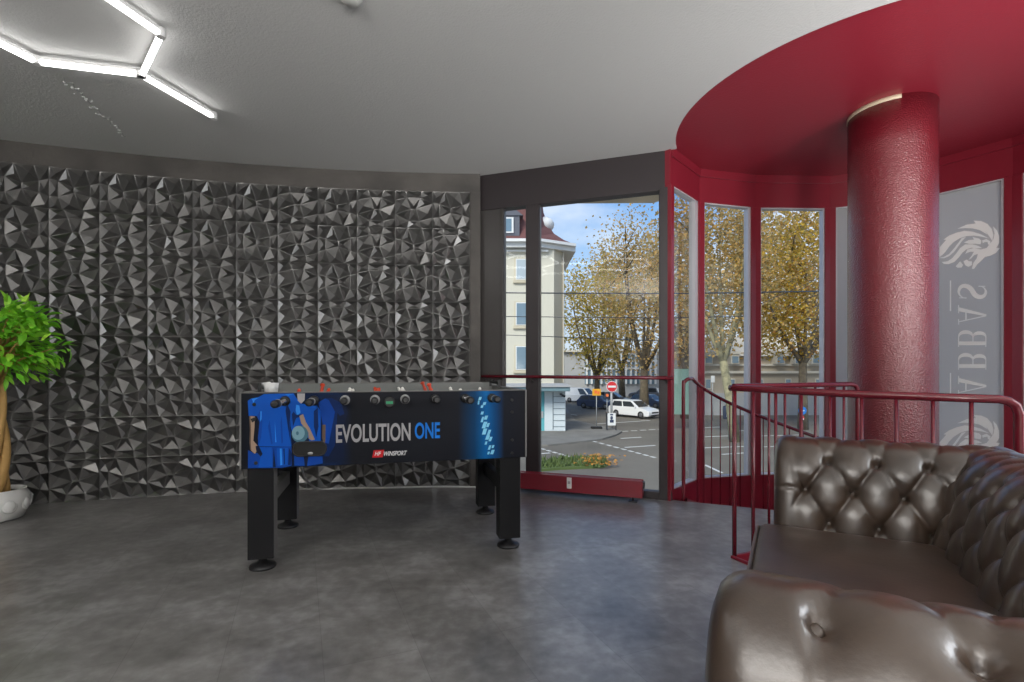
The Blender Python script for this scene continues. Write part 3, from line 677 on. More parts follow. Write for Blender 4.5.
# lettering
def put_text(name, body, pxa, pya, pxb, pyb, m, bold=0., shear=0., depth=.0016, parent=None):
    vs, fs = text_mesh(body, 1., bold, shear); x0 = min(v[0] for v in vs); x1 = max(v[0] for v in vs); y0 = min(v[1] for v in vs); y1 = max(v[1] for v in vs)
    A, B = tl(pxa, pya), tl(pxb, pyb)
    mb = MB(); mb.add([(A.x+(v[0]-x0)/(x1-x0)*(B.x-A.x), -Y2-depth, B.z+(v[1]-y0)/(y1-y0)*(A.z-B.z)) for v in vs])
    for f in fs: mb.face(f)
    return mb.build(name, m, parent or tb)
put_text('lettering', 'EVOLUTION', 336, 424.5, 410.5, 440.5, 'print_grey', .022)
put_text('lettering', 'ONE', 414.8, 422.6, 440, 438.2, 'print_text_blue', .022)
A, B = tl(372.5, 450.2), tl(383, 457.2); s_ = .006
mb = MB(); mb.poly([(A.x+s_, -Y2-.0012, A.z), (B.x+s_, -Y2-.0012, A.z), (B.x-s_*.3, -Y2-.0012, B.z), (A.x-s_*.3, -Y2-.0012, B.z)]); lg = mb.build('logo_box', 'print_red', tb)
put_text('logo_letters', 'HF', 374.6, 451.8, 381.2, 455.4, 'print_white', .02, .3, .0018, lg)
put_text('logo_lettering', 'WINSPORT', 383.8, 451.4, 407, 455.0, 'print_white', .02, .3)
# ================================================================== LEATHER SOFA
SU = Vector((.48, .877, 0)).normalized(); SV = Vector((SU.y, -SU.x, 0)); SO = Vector((.87, 1.72, 0))
SRZ = atan2(SV.y, SV.x)                             # local x = towards the back, local y = towards the far arm
sofa = thing('chesterfield_sofa', 'dark brown button tufted leather sofa with rolled arms in the corner by the stair', 'sofa', SO, SRZ)
UI, UN, VB = .0, -1.10, .455                        # inner faces of far arm / near arm / back at seat level (local y, y, x)
def crspline(P, per=14):
    out = []
    for i in range(len(P)-1):
        p0, p1, p2, p3 = P[max(i-1,0)], P[i], P[i+1], P[min(i+2, len(P)-1)]
        for k in range(per):
            t = k/per; out.append(tuple(.5*((2*b)+(-a+c)*t+(2*a-5*b+4*c-d)*t*t+(-a+3*b-3*c+d)*t**3) for a, b, c, d in zip(p0, p1, p2, p3)))
    return out+[P[-1]]
PROF0 = crspline([(-.01,.36),(.0,.44),(.022,.53),(.040,.590),(.072,.655),(.118,.693),(.170,.705),(.226,.686),(.263,.628),(.261,.57),(.235,.52),(.215,.48),(.21,.40),(.21,.25),(.21,.10)])
# resample by arc length
def resample(P, step):
    d = [0]
    for a, b in zip(P, P[1:]): d.append(d[-1]+hypot(b[0]-a[0], b[1]-a[1]))
    n = int(d[-1]/step); out = []; j = 0
    for k in range(n+1):
        t = d[-1]*k/n
        while j < len(d)-2 and d[j+1] < t: j += 1
        f = (t-d[j])/max(d[j+1]-d[j], 1e-9); out.append((P[j][0]+(P[j+1][0]-P[j][0])*f, P[j][1]+(P[j+1][1]-P[j][1])*f, t))
    return out
PR = resample(PROF0, .0065)
def t_at(z, inner=True):
    for (o, zz, t) in PR:
        if zz >= z: return t
T3, T2, T1 = t_at(.455), t_at(.557), t_at(.650)
T0 = [t for (o, zz, t) in PR if o > .203][0]
def bmap(t):
    if t < T2: return (t-T3)/(T2-T3)
    if t < T1: return 1+(t-T2)/(T1-T2)
    return 2+(t-T1)/(T0-T1)
PS, PT = .135, .105
TEND = [t for (o, zz, t) in PR if o > .18 and zz < .50][0]
def sstep(x, a, b): x = min(max((x-a)/(b-a), 0), 1); return x*x*(3-2*x)
def fold(x, w): return 1-exp(-abs(x)/w)
def puff(s, t, base, smin, smax):
    """outward height of the upholstery at s (along) and t (over the roll)"""
    a = (s-base)/PS; b = bmap(t); A = .017
    if b <= 3:
        p = a+(b-1)/2; q = a-(b-1)/2; dp = p-round(p); dq = q-round(q)
        h = A*(fold(dp, .06)*fold(dq, .06)*.62 + .38*(abs(sin(pi*p)*sin(pi*q)))**.6)
        da = (dp+dq)/2; db = dp-dq
        wt = PT if b < 2 else .17
        r2 = (PS*da)**2+(wt*db)**2
        kq = 1-.5*sstep(b, 1.95, 2.25)
        h = A*.9-(A*.9-h)*kq
        h -= .020*exp(-r2/.0105**2) + (.013+.006*sstep(b, 2, 2.5))*exp(-r2/(.032+.004*sstep(b, 2, 2.5))**2)
    else:
        x = a+1-round(a+1); f = sstep(t, T0, T0+.05)
        dt_ = t-T0; r2 = (PS*x)**2+dt_**2
        h0 = A*(fold(x, .085)**2*.62+.38*abs(sin(pi*x))**1.2)
        h0 = A*.9-(A*.9-h0)*.5
        h1 = A*(fold(x, .03)*.55+.35)
        h = h0*(1-f)+h1*f
        h -= .020*exp(-r2/.0105**2)+.019*exp(-r2/.036**2)
    # no diamonds beyond the first buttons: plain puffed end
    e = sstep(s, smin+.098, smin+.138)
    pl = A*.9 - .006*exp(-((b-1)/.05)**2)
    h = h*e + pl*(1-e)
    fade = 1-sstep(t, TEND-.06, TEND)
    return h*fade + A*.2*(1-fade)
def normal2(i):
    a = PR[max(i-1, 0)]; b = PR[min(i+1, len(PR)-1)]; dx, dz = b[0]-a[0], b[1]-a[1]; l = hypot(dx, dz); return (-dz/l, dx/l)
FR = -.035                                           # front end of the arms (local x)
def shell(name, place, s0, s1, base, smin, smax, round0, mats='leather', btn=True):
    """s0(o), s1(o): limits of the run at offset o; place(s,o,z) -> local point"""
    mb = MB(); rows = []
    ns = int((s1(.1)-s0(.1))/.0065)
    for i, (o, z, t) in enumerate(PR):
        nx, nz = normal2(i); row = []
        for k in range(ns+1):
            s = s0(o)+(s1(o)-s0(o))*k/ns
            h = puff(s, t, base, smin, smax)
            oo, zz = o+nx*h, z+nz*h
            if round0:                               # rounded front end
                for dist in ([s-s0(o)] if round0 == 1 else [s-s0(o), s1(o)-s]):
                    rr = .045
                    if dist < rr:
                        g = 1-sqrt(max(0, 1-((rr-dist)/rr)**2)); oo += -nx*g*.042; zz += -nz*g*.042
            row.append(place(s, oo, zz))
        rows.append(row)
    ids = mb.grid(rows, 0, True)
    mb.face([r_ for r_ in ids], 0); mb.face([r_+ns for r_ in reversed(ids)], 0)
    o_ = mb.build(name, mats, sofa)
    if btn:
        for r_i, (tt, hf) in enumerate(((T3, .5), (T2, 0), (T1, .5), (T0, 0))):
            i = min(range(len(PR)), key=lambda q: abs(PR[q][2]-tt)); o, z, t = PR[i]; nx, nz = normal2(i)
            k0 = -20
            for k in range(-20, 30):
                s = base+(k+hf)*PS
                if s < max(smin+.115, s0(o)+.03) or s > s1(o)-.03 or (smax is not None and s > smax-.09): continue
                h = puff(s, t, base, smin, smax)+.002
                a0 = Vector(place(s, o+nx*h, z+nz*h)); a1 = Vector(place(s, o+nx*(h+.01), z+nz*(h+.01)))
                q = (a1-a0).to_track_quat('Z', 'Y').to_matrix()
                b_ = MB(); b_.ball(a0, (.0105, .0105, .0055), 12, 0, q); b_.build('button', mats, o_, flip=True)
    return o_
# far arm, near arm (mitred into the back), back
shell('arm', lambda s, o, z: (s, UI+.02+o, z), lambda o: FR+.05, lambda o: VB+o, .11, FR, None, 1)
shell('arm', lambda s, o, z: (s, UN-o, z), lambda o: FR+.016, lambda o: VB+o, .085, FR, None, 1)
Lb = UI+.02-UN
shell('backrest', lambda s, o, z: (VB+o, UN+s, z), lambda o: -o, lambda o: Lb+o, Lb/2, -.6, None, 0)
# seat cushion with crown, piping, base, feet
mb = MB(); nx_, ny_ = 26, 44; x0, x1, y0, y1 = -.03, VB+.02, UN-.012, UI+.012
def crown(x, y):
    fx = (x-x0)/(x1-x0); fy = (y-y0)/(y1-y0)
    e = min(1, (min(fx, 1-fx)*(x1-x0)/.05), (min(fy, 1-fy)*(y1-y0)/.05)); e = sqrt(max(0, 1-(1-e)**2))
    return .425+.018*e+.016*sin(pi*fx)*sin(pi*fy) + .0025*mnoise.noise(Vector((x*9, y*9, 0)))
rows = []
for j in range(ny_+1):
    y = y0+(y1-y0)*j/ny_; rows.append([(x0, y, .30)]+[(x0+(x1-x0)*(i/nx_), y, crown(x0+(x1-x0)*(i/nx_), y)) for i in range(nx_+1)]+[(x1, y, .30)])
ids = mb.grid(rows, 0); mb.face(list(range(ids[0], ids[0]+nx_+3)), 0); mb.face(list(reversed(range(ids[-1], ids[-1]+nx_+3))), 0)
seat = mb.build('seat_cushion', 'leather_seat', sofa); tag(seat, 'smooth brown leather seat cushion')
mb = MB(); mb.tube([(x0-.002, y0+.03, crown(x0+.001, y0+.2)+.002)]+[(x0-.002, y0+.05+(y1-y0-.1)*k/20, .427) for k in range(21)]+[(x0-.002, y1-.03, .427)], .006, 8); mb.build('piping', 'leather', seat)
mb = MB(); mb.box(-.02, VB+.2, UN-.2, UI+.2, .09, .32); mb.build('base', 'leather', sofa, bevel=.01)
for x in (.04, VB+.14):
    for y in (UN-.14, UI+.14):
        mb = MB(); mb.lathe([(.018, 0), (.026, .02), (.034, .05), (.028, .075), (.036, .092)], 16, (x, y, 0)); mb.build('foot', 'foot_wood', sofa)
# ================================================================== STAIR, RAILS, HEATER, PLANT, LAMP
def rail_ring(a): return ca(a, OR-.012)
def curve_pts(pts, per=8):
    P = [tuple(p) for p in pts]; return [Vector(p) for p in crspline(P, per)]
# guard along the front of the opening
zA, zE = .864, .848
g = thing('stair_guard', 'curved red tubular guard rail behind the sofa along the stair opening', 'railing', ca(OB, OR-.012))
o0 = ca(OB, OR-.012)
def gz(a): return zA+(zE-zA)*(a-OB)/(250-OB)
pth = [rail_ring(OB-1.2)+Vector((0,0,gz(OB)-.002))] + [rail_ring(a)+Vector((0,0,gz(a))) for a in [OB+(248.4-OB)*k/22 for k in range(23)]]
e = rail_ring(248.4); e2 = rail_ring(251.2)
pth += [e+(e2-e)*.45+Vector((0,0,zE-.006)), e+(e2-e)*.82+Vector((0,0,zE-.022)), e2+Vector((0,0,zE-.055)), e2+Vector((0,0,zE-.3)), e2+Vector((0,0,-.1))]
mb = MB(); mb.tube([p-o0 for p in pth], .0165, 14); mb.build('handrail', 'red_rail', g)
mb = MB(); p = rail_ring(OB); mb.tube([p-o0+Vector((0,0,-.12)), p-o0+Vector((0,0,zA-.01))], .011, 12); mb.build('post', 'red_rail', g)
na = 9
for k in range(1, na):
    a = OB+(250-OB)*k/na; p = rail_ring(a)
    mb = MB(); mb.tube([p-o0+Vector((0,0,-.12)), p-o0+Vector((0,0,gz(a)-.01))], .0075, 8); mb.build('baluster', 'red_rail', g)
mb = MB(); rows = [[ca(a, r_, z)-o0 for a in [OB+(OE-OB)*k/20 for k in range(21)]] for r_, z in ((OR+.002, -.22), (OR-.004, -.22), (OR-.004, .012), (OR+.012, .012), (OR+.012, .0))]
mb.grid(rows, 0); mb.build('floor_edge', 'red_paint', g)
# straight guard from that post to the column
c0, c1 = ca(OB, OR-.02), ca(OB, .30)
g2 = thing('stair_guard', 'straight red tubular guard rail running to the column', 'railing', c0); dirc = (c1-c0).normalized(); L2 = (c1-c0).length
z2 = .872
def at2(t, z): return c0 - c0 + dirc*(t*L2) + Vector((0,0,z))
mb = MB(); mb.tube([at2(.0, z2)+Vector((-.012,-.004,0)), at2(.02, z2), at2(.3, z2), at2(.6, z2), at2(.94, z2), at2(.975, z2-.006), at2(.995, z2-.022), at2(1, z2-.05), at2(1, .3), at2(1, -.1)], .0135, 12); mb.build('handrail', 'red_rail', g2)
for k in range(1, 8):
    t = k/8; mb = MB(); mb.tube([at2(t, -.12), at2(t, z2-.01)], .007, 8); mb.build('baluster', 'red_rail', g2)
mb = MB(); nn_ = Vector((-dirc.y, dirc.x, 0))
mb.beam(at2(-.01, -.10), at2(1.05, -.10), .016, .225); mb.build('floor_edge', 'red_paint', g2)
# descending outer handrail and stair
SR = 1.19; STEP = 27.7; RISE = .19
def sz(a): return -(OA-a)/STEP*RISE
pA = pd(683.5, 380, 3.70); pA = Vector((pA.x, pA.y, 0))
aA = math.degrees(atan2(pA.y-CC.y, pA.x-CC.x))
g3 = thing('stair_handrail', 'red handrail that starts on a post by the bay window and winds down the stair', 'railing', pA)
zh = .886
def hz(a): return zh-.012+min(0., (a-(aA-7))/STEP*RISE*1.13)
pp = [pA+Vector((0,0,-.2)), pA+Vector((0,0,.4)), pA+Vector((0,0,zh-.06))]
b1 = ca(aA-1.0, SR); pp += [pA+(b1-pA)*.3+Vector((0,0,zh-.02)), pA+(b1-pA)*.9+Vector((0,0,zh-.003)), ca(aA-3.5, SR, zh), ca(aA-6, SR, zh-.002)]
pp += [ca(a, SR, hz(a)) for a in [aA-9-6*k for k in range(0, 28)]]
mb = MB(); mb.tube([p-pA for p in curve_pts(pp, 5)], .0135, 12); mb.build('handrail', 'red_rail', g3)
for k in range(1, 32):
    a = aA-6-5.4*k+1
    mb = MB(); mb.tube([ca(a, SR, sz(a)-.12)-pA, ca(a, SR, hz(a)-.008)-pA], .0045, 8); mb.build('baluster', 'red_rail', g3)
st = thing('spiral_staircase', 'red spiral staircase winding down round the column', 'staircase', CC+Vector((0,0,ZG+.0)))
for k in range(9):
    a1 = OA-k*STEP; a0_ = a1-STEP-2; z = -RISE*(k+1)
    mb = MB(); pts = [ca(a0_+(a1-a0_)*q/5, .22, z) for q in range(6)]+[ca(a1-(a1-a0_)*q/8, SR-.0, z) for q in range(9)]
    mb.prism([p-CC-Vector((0,0,ZG)) for p in pts], (0,0,-.04)); mb.build('tread', 'red_paint', st)
mb = MB(); rows = [[ca(a, r_, sz(a)+z)-CC-Vector((0,0,ZG)) for a in [OA-250*k/60 for k in range(61)]] for r_, z in ((SR-.006, -.30), (SR-.006, .03), (SR+.006, .03), (SR+.006, -.30))]
mb.grid(rows, 0); mb.build('stringer', 'red_paint', st)
# shaft below the floor
mb = MB(); rows = [[ca(a, OR+.01, z) for a in [OE-(OE-OB)*k/16 for k in range(17)]] for z in (-.2, ZG)]
mb.grid(rows, 0)
rows = [[ca(a, OR+.01, z) for a in [OE+(318-OE)*k/10 for k in range(11)]]+[V[7]+Vector((0,0,z))] for z in (-.2, ZG)]
mb.grid(rows, 0); struct(mb.build('wall_stairwell', 'red_paint', flip=False), 'red wall of the stairwell under the floor', 'wall')
mb = MB(); mb.prism([V[k]+Vector((0,0,ZG+.01)) for k in range(8)]+[ca(a, OR, ZG+.01) for a in (315, 290, 270, 250, 225, OB, 175)], (0,0,-.1)); struct(mb.build('floor_lower', 'asphalt'), 'lower landing of the stair', 'floor')

# rail across the window
hr = thing('window_rail', 'slim dark red rail fixed across the dark framed window', 'railing', W0+wn*.05+wd*.02)
ra = pd(483.5, 376.3, 1); 
def wpl(px, off): return W0 + wd*wx(px) + wn*off
A = wpl(484, .05)+Vector((0,0,.898)); B = W1+wd*.03+wn*.05+Vector((0,0,.896)); B = Vector(((675.5-CX)/F*3.66, 3.66-.0, .892)) if False else wpl(673, .05)+Vector((0,0,.893))
h0 = Vector(hr.location)
mb = MB(); mb.tube([A-h0, A+(B-A)*.5-h0, B-h0], .0135, 12); mb.build('rail', 'red_rail', hr)
for px in (487, 533, 667):
    q = wpl(px, .05); mb = MB(); mb.tube([q+Vector((0,0,.893))-h0, q+Vector((0,0,.862))-h0, wpl(px, -.0)+Vector((0,0,.855))-h0], .006, 8); mb.build('bracket', 'frame_dark', hr)

# convector heater under the window
ha = W0+wd*.16+wn*.135; hb = W0+wd*(wx(648))+wn*.135
hb = pd(642.5, 498.6, 3.60); hb = Vector((hb.x, hb.y, 0)); ha = hb - wd*1.20
ht = thing('convector_heater', 'low dark red convector heater on the floor in front of the window', 'heater', (ha+hb)/2, atan2(wd.y, wd.x))
hl = (hb-ha).length/2; hz0, hz1, dp = .038, .158, .085
mb = MB(); mb.box(-hl, hl, 0, .008, hz0, hz1); mb.box(-hl, hl, dp-.008, dp, hz0, hz1); mb.box(-hl, -hl+.006, .008, dp-.008, hz0, hz1-.01); mb.box(hl-.006, hl, .008, dp-.008, hz0+.02, hz1-.01)
mb.build('casing', 'red_paint', ht, bevel=.002)
mb = MB()
for y in (.024, .042, .060): mb.box(-hl+.006, hl-.006, y-.004, y+.004, hz1-.03, hz1-.002)
mb.build('grille', 'red_paint', ht)
mb = MB(); mb.box(hl-.01, hl+.012, .02, .075, hz1-.055, hz1-.01); mb.build('end_valve', 'frame_dark', ht, bevel=.004)
lx = -hl + (hl*2)*.0
kx = ((pz(567, 500, 0)-Vector(ht.location)).dot(wd))
mb = MB(); mb.box(kx-.018, kx+.018, -.006, 0, hz0+.03, hz1-.008); lb = mb.build('thermostat', 'label_white', ht, bevel=.003)
mb = MB(); mb.box(kx-.009, kx+.009, -.008, -.006, hz1-.055, hz1-.035); mb.build('thermostat_dial', 'grip_grey', lb)
for x in (-hl+.12, hl-.07):
    mb = MB(); mb.tube([(x, .04, 0), (x, .04, hz0+.02)], .008, 8); mb.box(x-.03, x+.03, .02, .07, 0, .008); mb.build('foot', 'frame_dark', ht)

# ficus
pc = Vector((-3.285, 3.235, 0))
pf = thing('potted_ficus', 'bright green artificial ficus tree in a white relief pot by the tiled wall', 'plant', pc)
mb = MB(); mb.lathe([(.11, 0), (.13, .01), (.152, .07), (.156, .12), (.147, .165), (.137, .18), (.140, .19), (.131, .192), (.126, .18), (.124, .165)], 40, (0,0,0), capb=False)
pot = mb.build('pot', 'pot_white', pf)
mb = MB()
for k in range(9):
    a = 2*pi*k/9+.3; c = Vector((cos(a)*.146, sin(a)*.146, .10)); q = Vector((cos(a), sin(a), .12)).to_track_quat('Z', 'Y').to_matrix()
    mb.ball(c, (.042, .050, .012), 16, 0, q); mb.ball(c+Vector((cos(a), sin(a), 0))*.006, (.030, .036, .012), 16, 0, q)
mb.build('relief', 'pot_white', pot)
mb = MB(); mb.lathe([(.126, .165), (.08, .172), (.0, .175)], 24, capa=False, capb=False); mb.build('soil', 'soil', pot)
mb = MB(); rnd = random.Random(4)
for k in range(3):
    ph = 2*pi*k/3
    mb.tube([(.026*cos(ph+z*6.2)*(1.15-.2*z)+.02*sin(z*4), .026*sin(ph+z*6.2)*(1.15-.2*z), z) for z in [.16+.05*q for q in range(19)]], [.026-.0006*q for q in range(19)], 10)
tips = []
for k in range(26):
    a = rnd.uniform(0, 2*pi); r_ = rnd.uniform(.12, .37); z1 = rnd.uniform(.98, 1.36); z0 = rnd.uniform(.80, 1.04)
    tip = Vector((cos(a)*r_, sin(a)*r_, z1)); mid = Vector((cos(a)*r_*.45, sin(a)*r_*.45, z0+(z1-z0)*.6)); tips.append((tip, mid))
    mb.tube([(0, 0, z0), mid, tip], [.009, .006, .003], 6)
mb.build('trunk', 'bark_tan', pf)
def leaf(mb, base, dr, up, ln, wd_, mi=0, curl=.2):
    dr = dr.normalized(); sd = dr.cross(up).normalized(); up = sd.cross(dr)
    P = []
    for t, w in ((0, .04), (.25, .75), (.5, 1.), (.78, .6), (1, .02)):
        c = base+dr*ln*t - up*(curl*ln*t*t); P.append((c+sd*w*wd_/2+up*w*wd_*.18, c, c-sd*w*wd_/2+up*w*wd_*.18))
    n = mb.add([q for r_ in P for q in r_])
    for i in range(4):
        for k in range(2): mb.face((n+3*i+k, n+3*i+k+1, n+3*i+3+k+1, n+3*i+3+k), mi, True)
mb = MB()
for k in range(900):
    tip, mid = tips[rnd.randrange(len(tips))]
    t = rnd.uniform(.25, 1.08); b = mid+(tip-mid)*t + Vector((rnd.gauss(0,.045), rnd.gauss(0,.045), rnd.gauss(0,.045)))
    rr = hypot(b.x, b.y)
    if b.z < .84+max(0, .1-rr): b.z = .86+rnd.uniform(0, .1)
    d = Vector((b.x, b.y, (b.z-1.05)*.6)).normalized()+Vector((rnd.gauss(0,.55), rnd.gauss(0,.55), rnd.gauss(-.15,.5)))
    leaf(mb, b, d, Vector((rnd.gauss(0,.4), rnd.gauss(0,.4), 1)), rnd.uniform(.06, .10), rnd.uniform(.028, .042), 0, rnd.uniform(.05, .45))
mb.build('foliage', 'leaf_green', pf, flip=False)

# hexagon tube lamp
E = .463; P2 = Vector((-1.945, 2.665, 0)); dv = lambda a: Vector((cos(R(a)), sin(R(a)), 0))*E
lamp = thing('hexagon_ceiling_lamp', 'white honeycomb tube lamp glowing on the ceiling', 'lamp', P2+Vector((0,0,ZC-.05)))
segs = set(); nodes = {}
def key(p): return (round(p.x, 2), round(p.y, 2))
def addseg(a, b): segs.add(tuple(sorted((key(a), key(b)))))
hexv = [P2]
for a in (195, 255, 315, 15, 75): hexv.append(hexv[-1]+dv(a))
HC0 = sum(hexv, Vector())/6
def hexa(c):
    vs = [c+dv(15+60*k) for k in range(6)]
    for a, b in zip(vs, vs[1:]+vs[:1]): addseg(a, b)
    return vs
C0 = P2 + dv(255)
C0 = P2 - dv(75); 
hexa(C0); addseg(P2, P2+dv(75))
H2 = E*sqrt(3)
c2 = C0+Vector((cos(R(225)), sin(R(225)), 0))*H2; hexa(c2)
c3 = C0+Vector((cos(R(285)), sin(R(285)), 0))*H2; hexa(c3)
c4 = c3+Vector((cos(R(285)), sin(R(285)), 0))*H2; hexa(c4); c5 = c2+Vector((cos(R(285)), sin(R(285)), 0))*H2; hexa(c5)
c6 = c4+Vector((cos(R(345)), sin(R(345)), 0))*H2; hexa(c6)
zl = ZC-.045
for a, b in sorted(segs):
    A, B = Vector((a[0], a[1], 0))-P2, Vector((b[0], b[1], 0))-P2
    if (Vector((a[0], a[1], 0))-Vector((b[0], b[1], 0))).length < .2: continue
    d = (B-A).normalized(); A += d*.012; B -= d*.012
    mb = MB(); mb.tube([A+Vector((0,0,.002)), B+Vector((0,0,.002))], .0135, 10); t = mb.build('light_tube', 'led', lamp)
    mb = MB(); mb.beam(A+Vector((0,0,.022)), B+Vector((0,0,.022)), .018, .016); mb.build('housing', 'led_body', t)
for p in sorted({q for s_ in segs for q in s_}):
    mb = MB(); mb.lathe([(.019, -.012), (.021, .0), (.019, .03)], 12, Vector((p[0], p[1], 0))-P2); mb.build('connector', 'led_body', lamp)
sd = thing('smoke_detector', 'small pale smoke detector on the ceiling at the top edge', 'detector', pz(352, -3, ZC)+Vector((0, -.02, 0)))
mb = MB(); mb.lathe([(.05, 0), (.05, -.014), (.042, -.03), (.02, -.036), (.0, -.036)], 28, capb=False); bs = mb.build('detector_body', 'detector', sd)
mb = MB(); mb.lathe([(.034, -.030), (.034, -.036), (.030, -.039), (.0, -.04)], 20, capb=False); mb.build('detector_cap', 'detector', bs)

# white cable from the table to the wall foot
mb = MB(); q0 = pd(303, 466, 3.0)
cp = [Vector((-1.17, 2.85, .50)), Vector((-1.27, 3.05, .40)), pz(307, 487.5, .06)*1.0, pz(320, 489, .012), pz(340, 488.5, .008), pz(400, 487.5, .008), pz(440, 486.6, .008), pz(478, 487.2, .008)]
cp[2] = Vector((-1.45, 3.58, .17)); 
mb.tube(curve_pts(cp, 8), .007, 8)
tag(mb.build('power_cable', 'cable_white'), 'white cable hanging from the football table and running along the wall foot', 'cable')
# ================================================================== OUTSIDE
def flat(name, pts, m, z, h=.02, parent=None):
    mb = MB(); mb.prism([Vector((p.x, p.y, z)) for p in pts], (0, 0, -h)); o = mb.build(name, m, parent)
    return o
street = flat('ground_street', [Vector(p) for p in ((-90, 5.2, 0), (120, 5.2, 0), (160, 150, 0), (-90, 150, 0))], 'asphalt', ZG, .3)
struct(street, 'grey asphalt street and junction below the window', 'street')
# pavements with kerbs
sw = flat('ground_pavement', [gp(*p) for p in ((470, 446), (548, 446.5), (585, 442.5), (603, 440), (616, 436), (622, 432.5), (618, 430.5), (600, 427), (575, 421), (566, 408), (566, 398), (470, 398))], 'sidewalk', ZG+.10, .14)
struct(sw, 'pale pavement with a rounded kerb at the corner by the kiosk', 'pavement')
sw2 = flat('ground_forecourt', [gp(*p) for p in ((690, 401), (940, 401), (1010, 384.2), (690, 384.2))], 'sidewalk', ZG+.10, .14)
struct(sw2, 'far pavement before the tan building', 'pavement')
# road markings
def dash(name, segs_, w):
    mb = MB()
    for a, b in segs_:
        A, B = gp(*a), gp(*b); d = (B-A).normalized(); s = Vector((-d.y, d.x, 0))*w/2
        mb.prism([p+Vector((0,0,.012)) for p in (A+s, B+s, B-s, A-s)], (0,0,-.01))
    o = mb.build(name, 'road_white', street); return o
dl = []
for k in range(9):
    f = k/9; g_ = (k+.62)/9; dl.append(((592+f*66, 441+f*17.5), (592+g_*66, 441+g_*17.5)))
dash('dashed_line', dl, .16)
dash('dashed_line', [((541+36*k/6., 448.6+10.4*k/6.), (541+36*(k+.62)/6., 448.6+10.4*(k+.62)/6.)) for k in range(6)], .16)
dash('dashed_line', [((622+k*9, 431.5-k*.55), (628+k*9, 431.2-k*.55)) for k in range(5)], .14)
dash('lane_line', [((621, 438.5), (641, 437.3)), ((625, 447.5), (655, 445.5)), ((596, 424), (650, 420.5)), ((538, 454), (550, 453)), ((568, 414), (577, 415.3))], .16)
dash('lane_line', [((701, 437), (728, 436)), ((703, 448), (745, 446.5)), ((722, 454.5), (745, 453)), ((705, 465), (722, 473)), ((735, 431), (760, 430)), ((762, 436), (800, 435)), ((764, 447), (812, 445)), ((700, 428), (720, 427))], .13)
# green verge with fallen leaves
vg = flat('grass_verge', [gp(*p) for p in ((540, 463.5), (556, 460.5), (580, 457.5), (600, 459.5), (611, 464), (604, 468), (560, 470), (535, 472))], 'verge_grass', ZG+.10, .12)
tag(vg, 'rough green grass verge by the roadside under the window', 'grass', kind='stuff')
mb = MB(); rnd = random.Random(8)
for k in range(420):
    u = rnd.uniform(541, 606); v = 459.5+rnd.uniform(0, 9)+abs(u-578)*.06; p = gp(u, v)+Vector((0,0,.1)); h = rnd.uniform(.08, .32)
    a = rnd.uniform(0, pi); s = Vector((cos(a), sin(a), 0))*.05
    mb.poly([p-s, p+s, p+Vector((rnd.gauss(0,.08), rnd.gauss(0,.08), h))])
mb.build('blades', 'verge_grass', vg, flip=False)
mb = MB()
for k in range(240):
    u = min(max(rnd.gauss(597, 9), 560), 640); p = gp(u, rnd.uniform(458.5, 469))+Vector((0,0,.13+rnd.uniform(0,.12))); a = rnd.uniform(0, 6); r_ = rnd.uniform(.05, .11)
    mb.poly([p+Vector((cos(a+t)*r_, sin(a+t)*r_*.7, rnd.uniform(-.03,.05))) for t in (0, 1.5, 3.1, 4.7)])
tag(mb.build('fallen_leaves', 'fallen_leaf', flip=False), 'orange fallen leaves on and beside the grass verge', 'leaves', kind='stuff')

def fbox(mb, o, ax, ay, x0, x1, y0, y1, z0, z1, mi=0):   # box in a facade frame: o origin, ax along, ay into the building
    M = Matrix.Translation(o) @ Matrix(((ax.x, ay.x, 0, 0), (ax.y, ay.y, 0, 0), (0, 0, 1, 0), (0, 0, 0, 1)))
    mb.box(x0, x1, y0, y1, z0, z1, mi, M)

# ---- corner house at the left
hd = 40.0
def hz_(py, d=hd): return HC-(py-HY)/F*d
hs = thing('street_corner_house', 'cream corner house with red mansard roof and a dormer behind the kiosk', 'building', Vector(((553-CX)/F*hd, hd, ZG)))
ho = Vector(hs.location); X = lambda px: (px-CX)/F*hd - ho.x; Zr = lambda py: hz_(py)-ZG
mb = MB(); mb.box(X(380), X(554), 0, 9, 0, Zr(246)); mb.build('wall', 'facade_cream', hs)
mb = MB(); mb.prism([Vector((X(554), 0, 0)), Vector((X(566), 1.3, 0)), Vector((X(566), 9, 0)), Vector((X(554), 9, 0))], (0,0,Zr(246))); mb.build('corner_wall', 'facade_cream_b', hs)
mb = MB()
ev = [Vector((X(380), -.7, 0)), Vector((X(540), -.7, 0)), Vector((X(577), .9, 0)), Vector((X(577), 9, 0)), Vector((X(380), 9, 0))]
for z, e in ((249, 0), (244.5, .35)):
    mb.prism([p+Vector((0,-e,Zr(z))) for p in ev], (0,0,.22 if e else .35), 0)
mb.build('cornice', 'trim_white', hs)
mb = MB(); mb.prism([p*1.0+Vector((0,.25,Zr(247.6))) for p in ev], (0,0,.25)); mb.build('soffit_band', 'eave_grey', hs)
mb = MB(); mb.box(X(380), X(548), -.30, 0, Zr(252.3), Zr(250.6)); mb.build('lower_cornice', 'trim_white', hs)
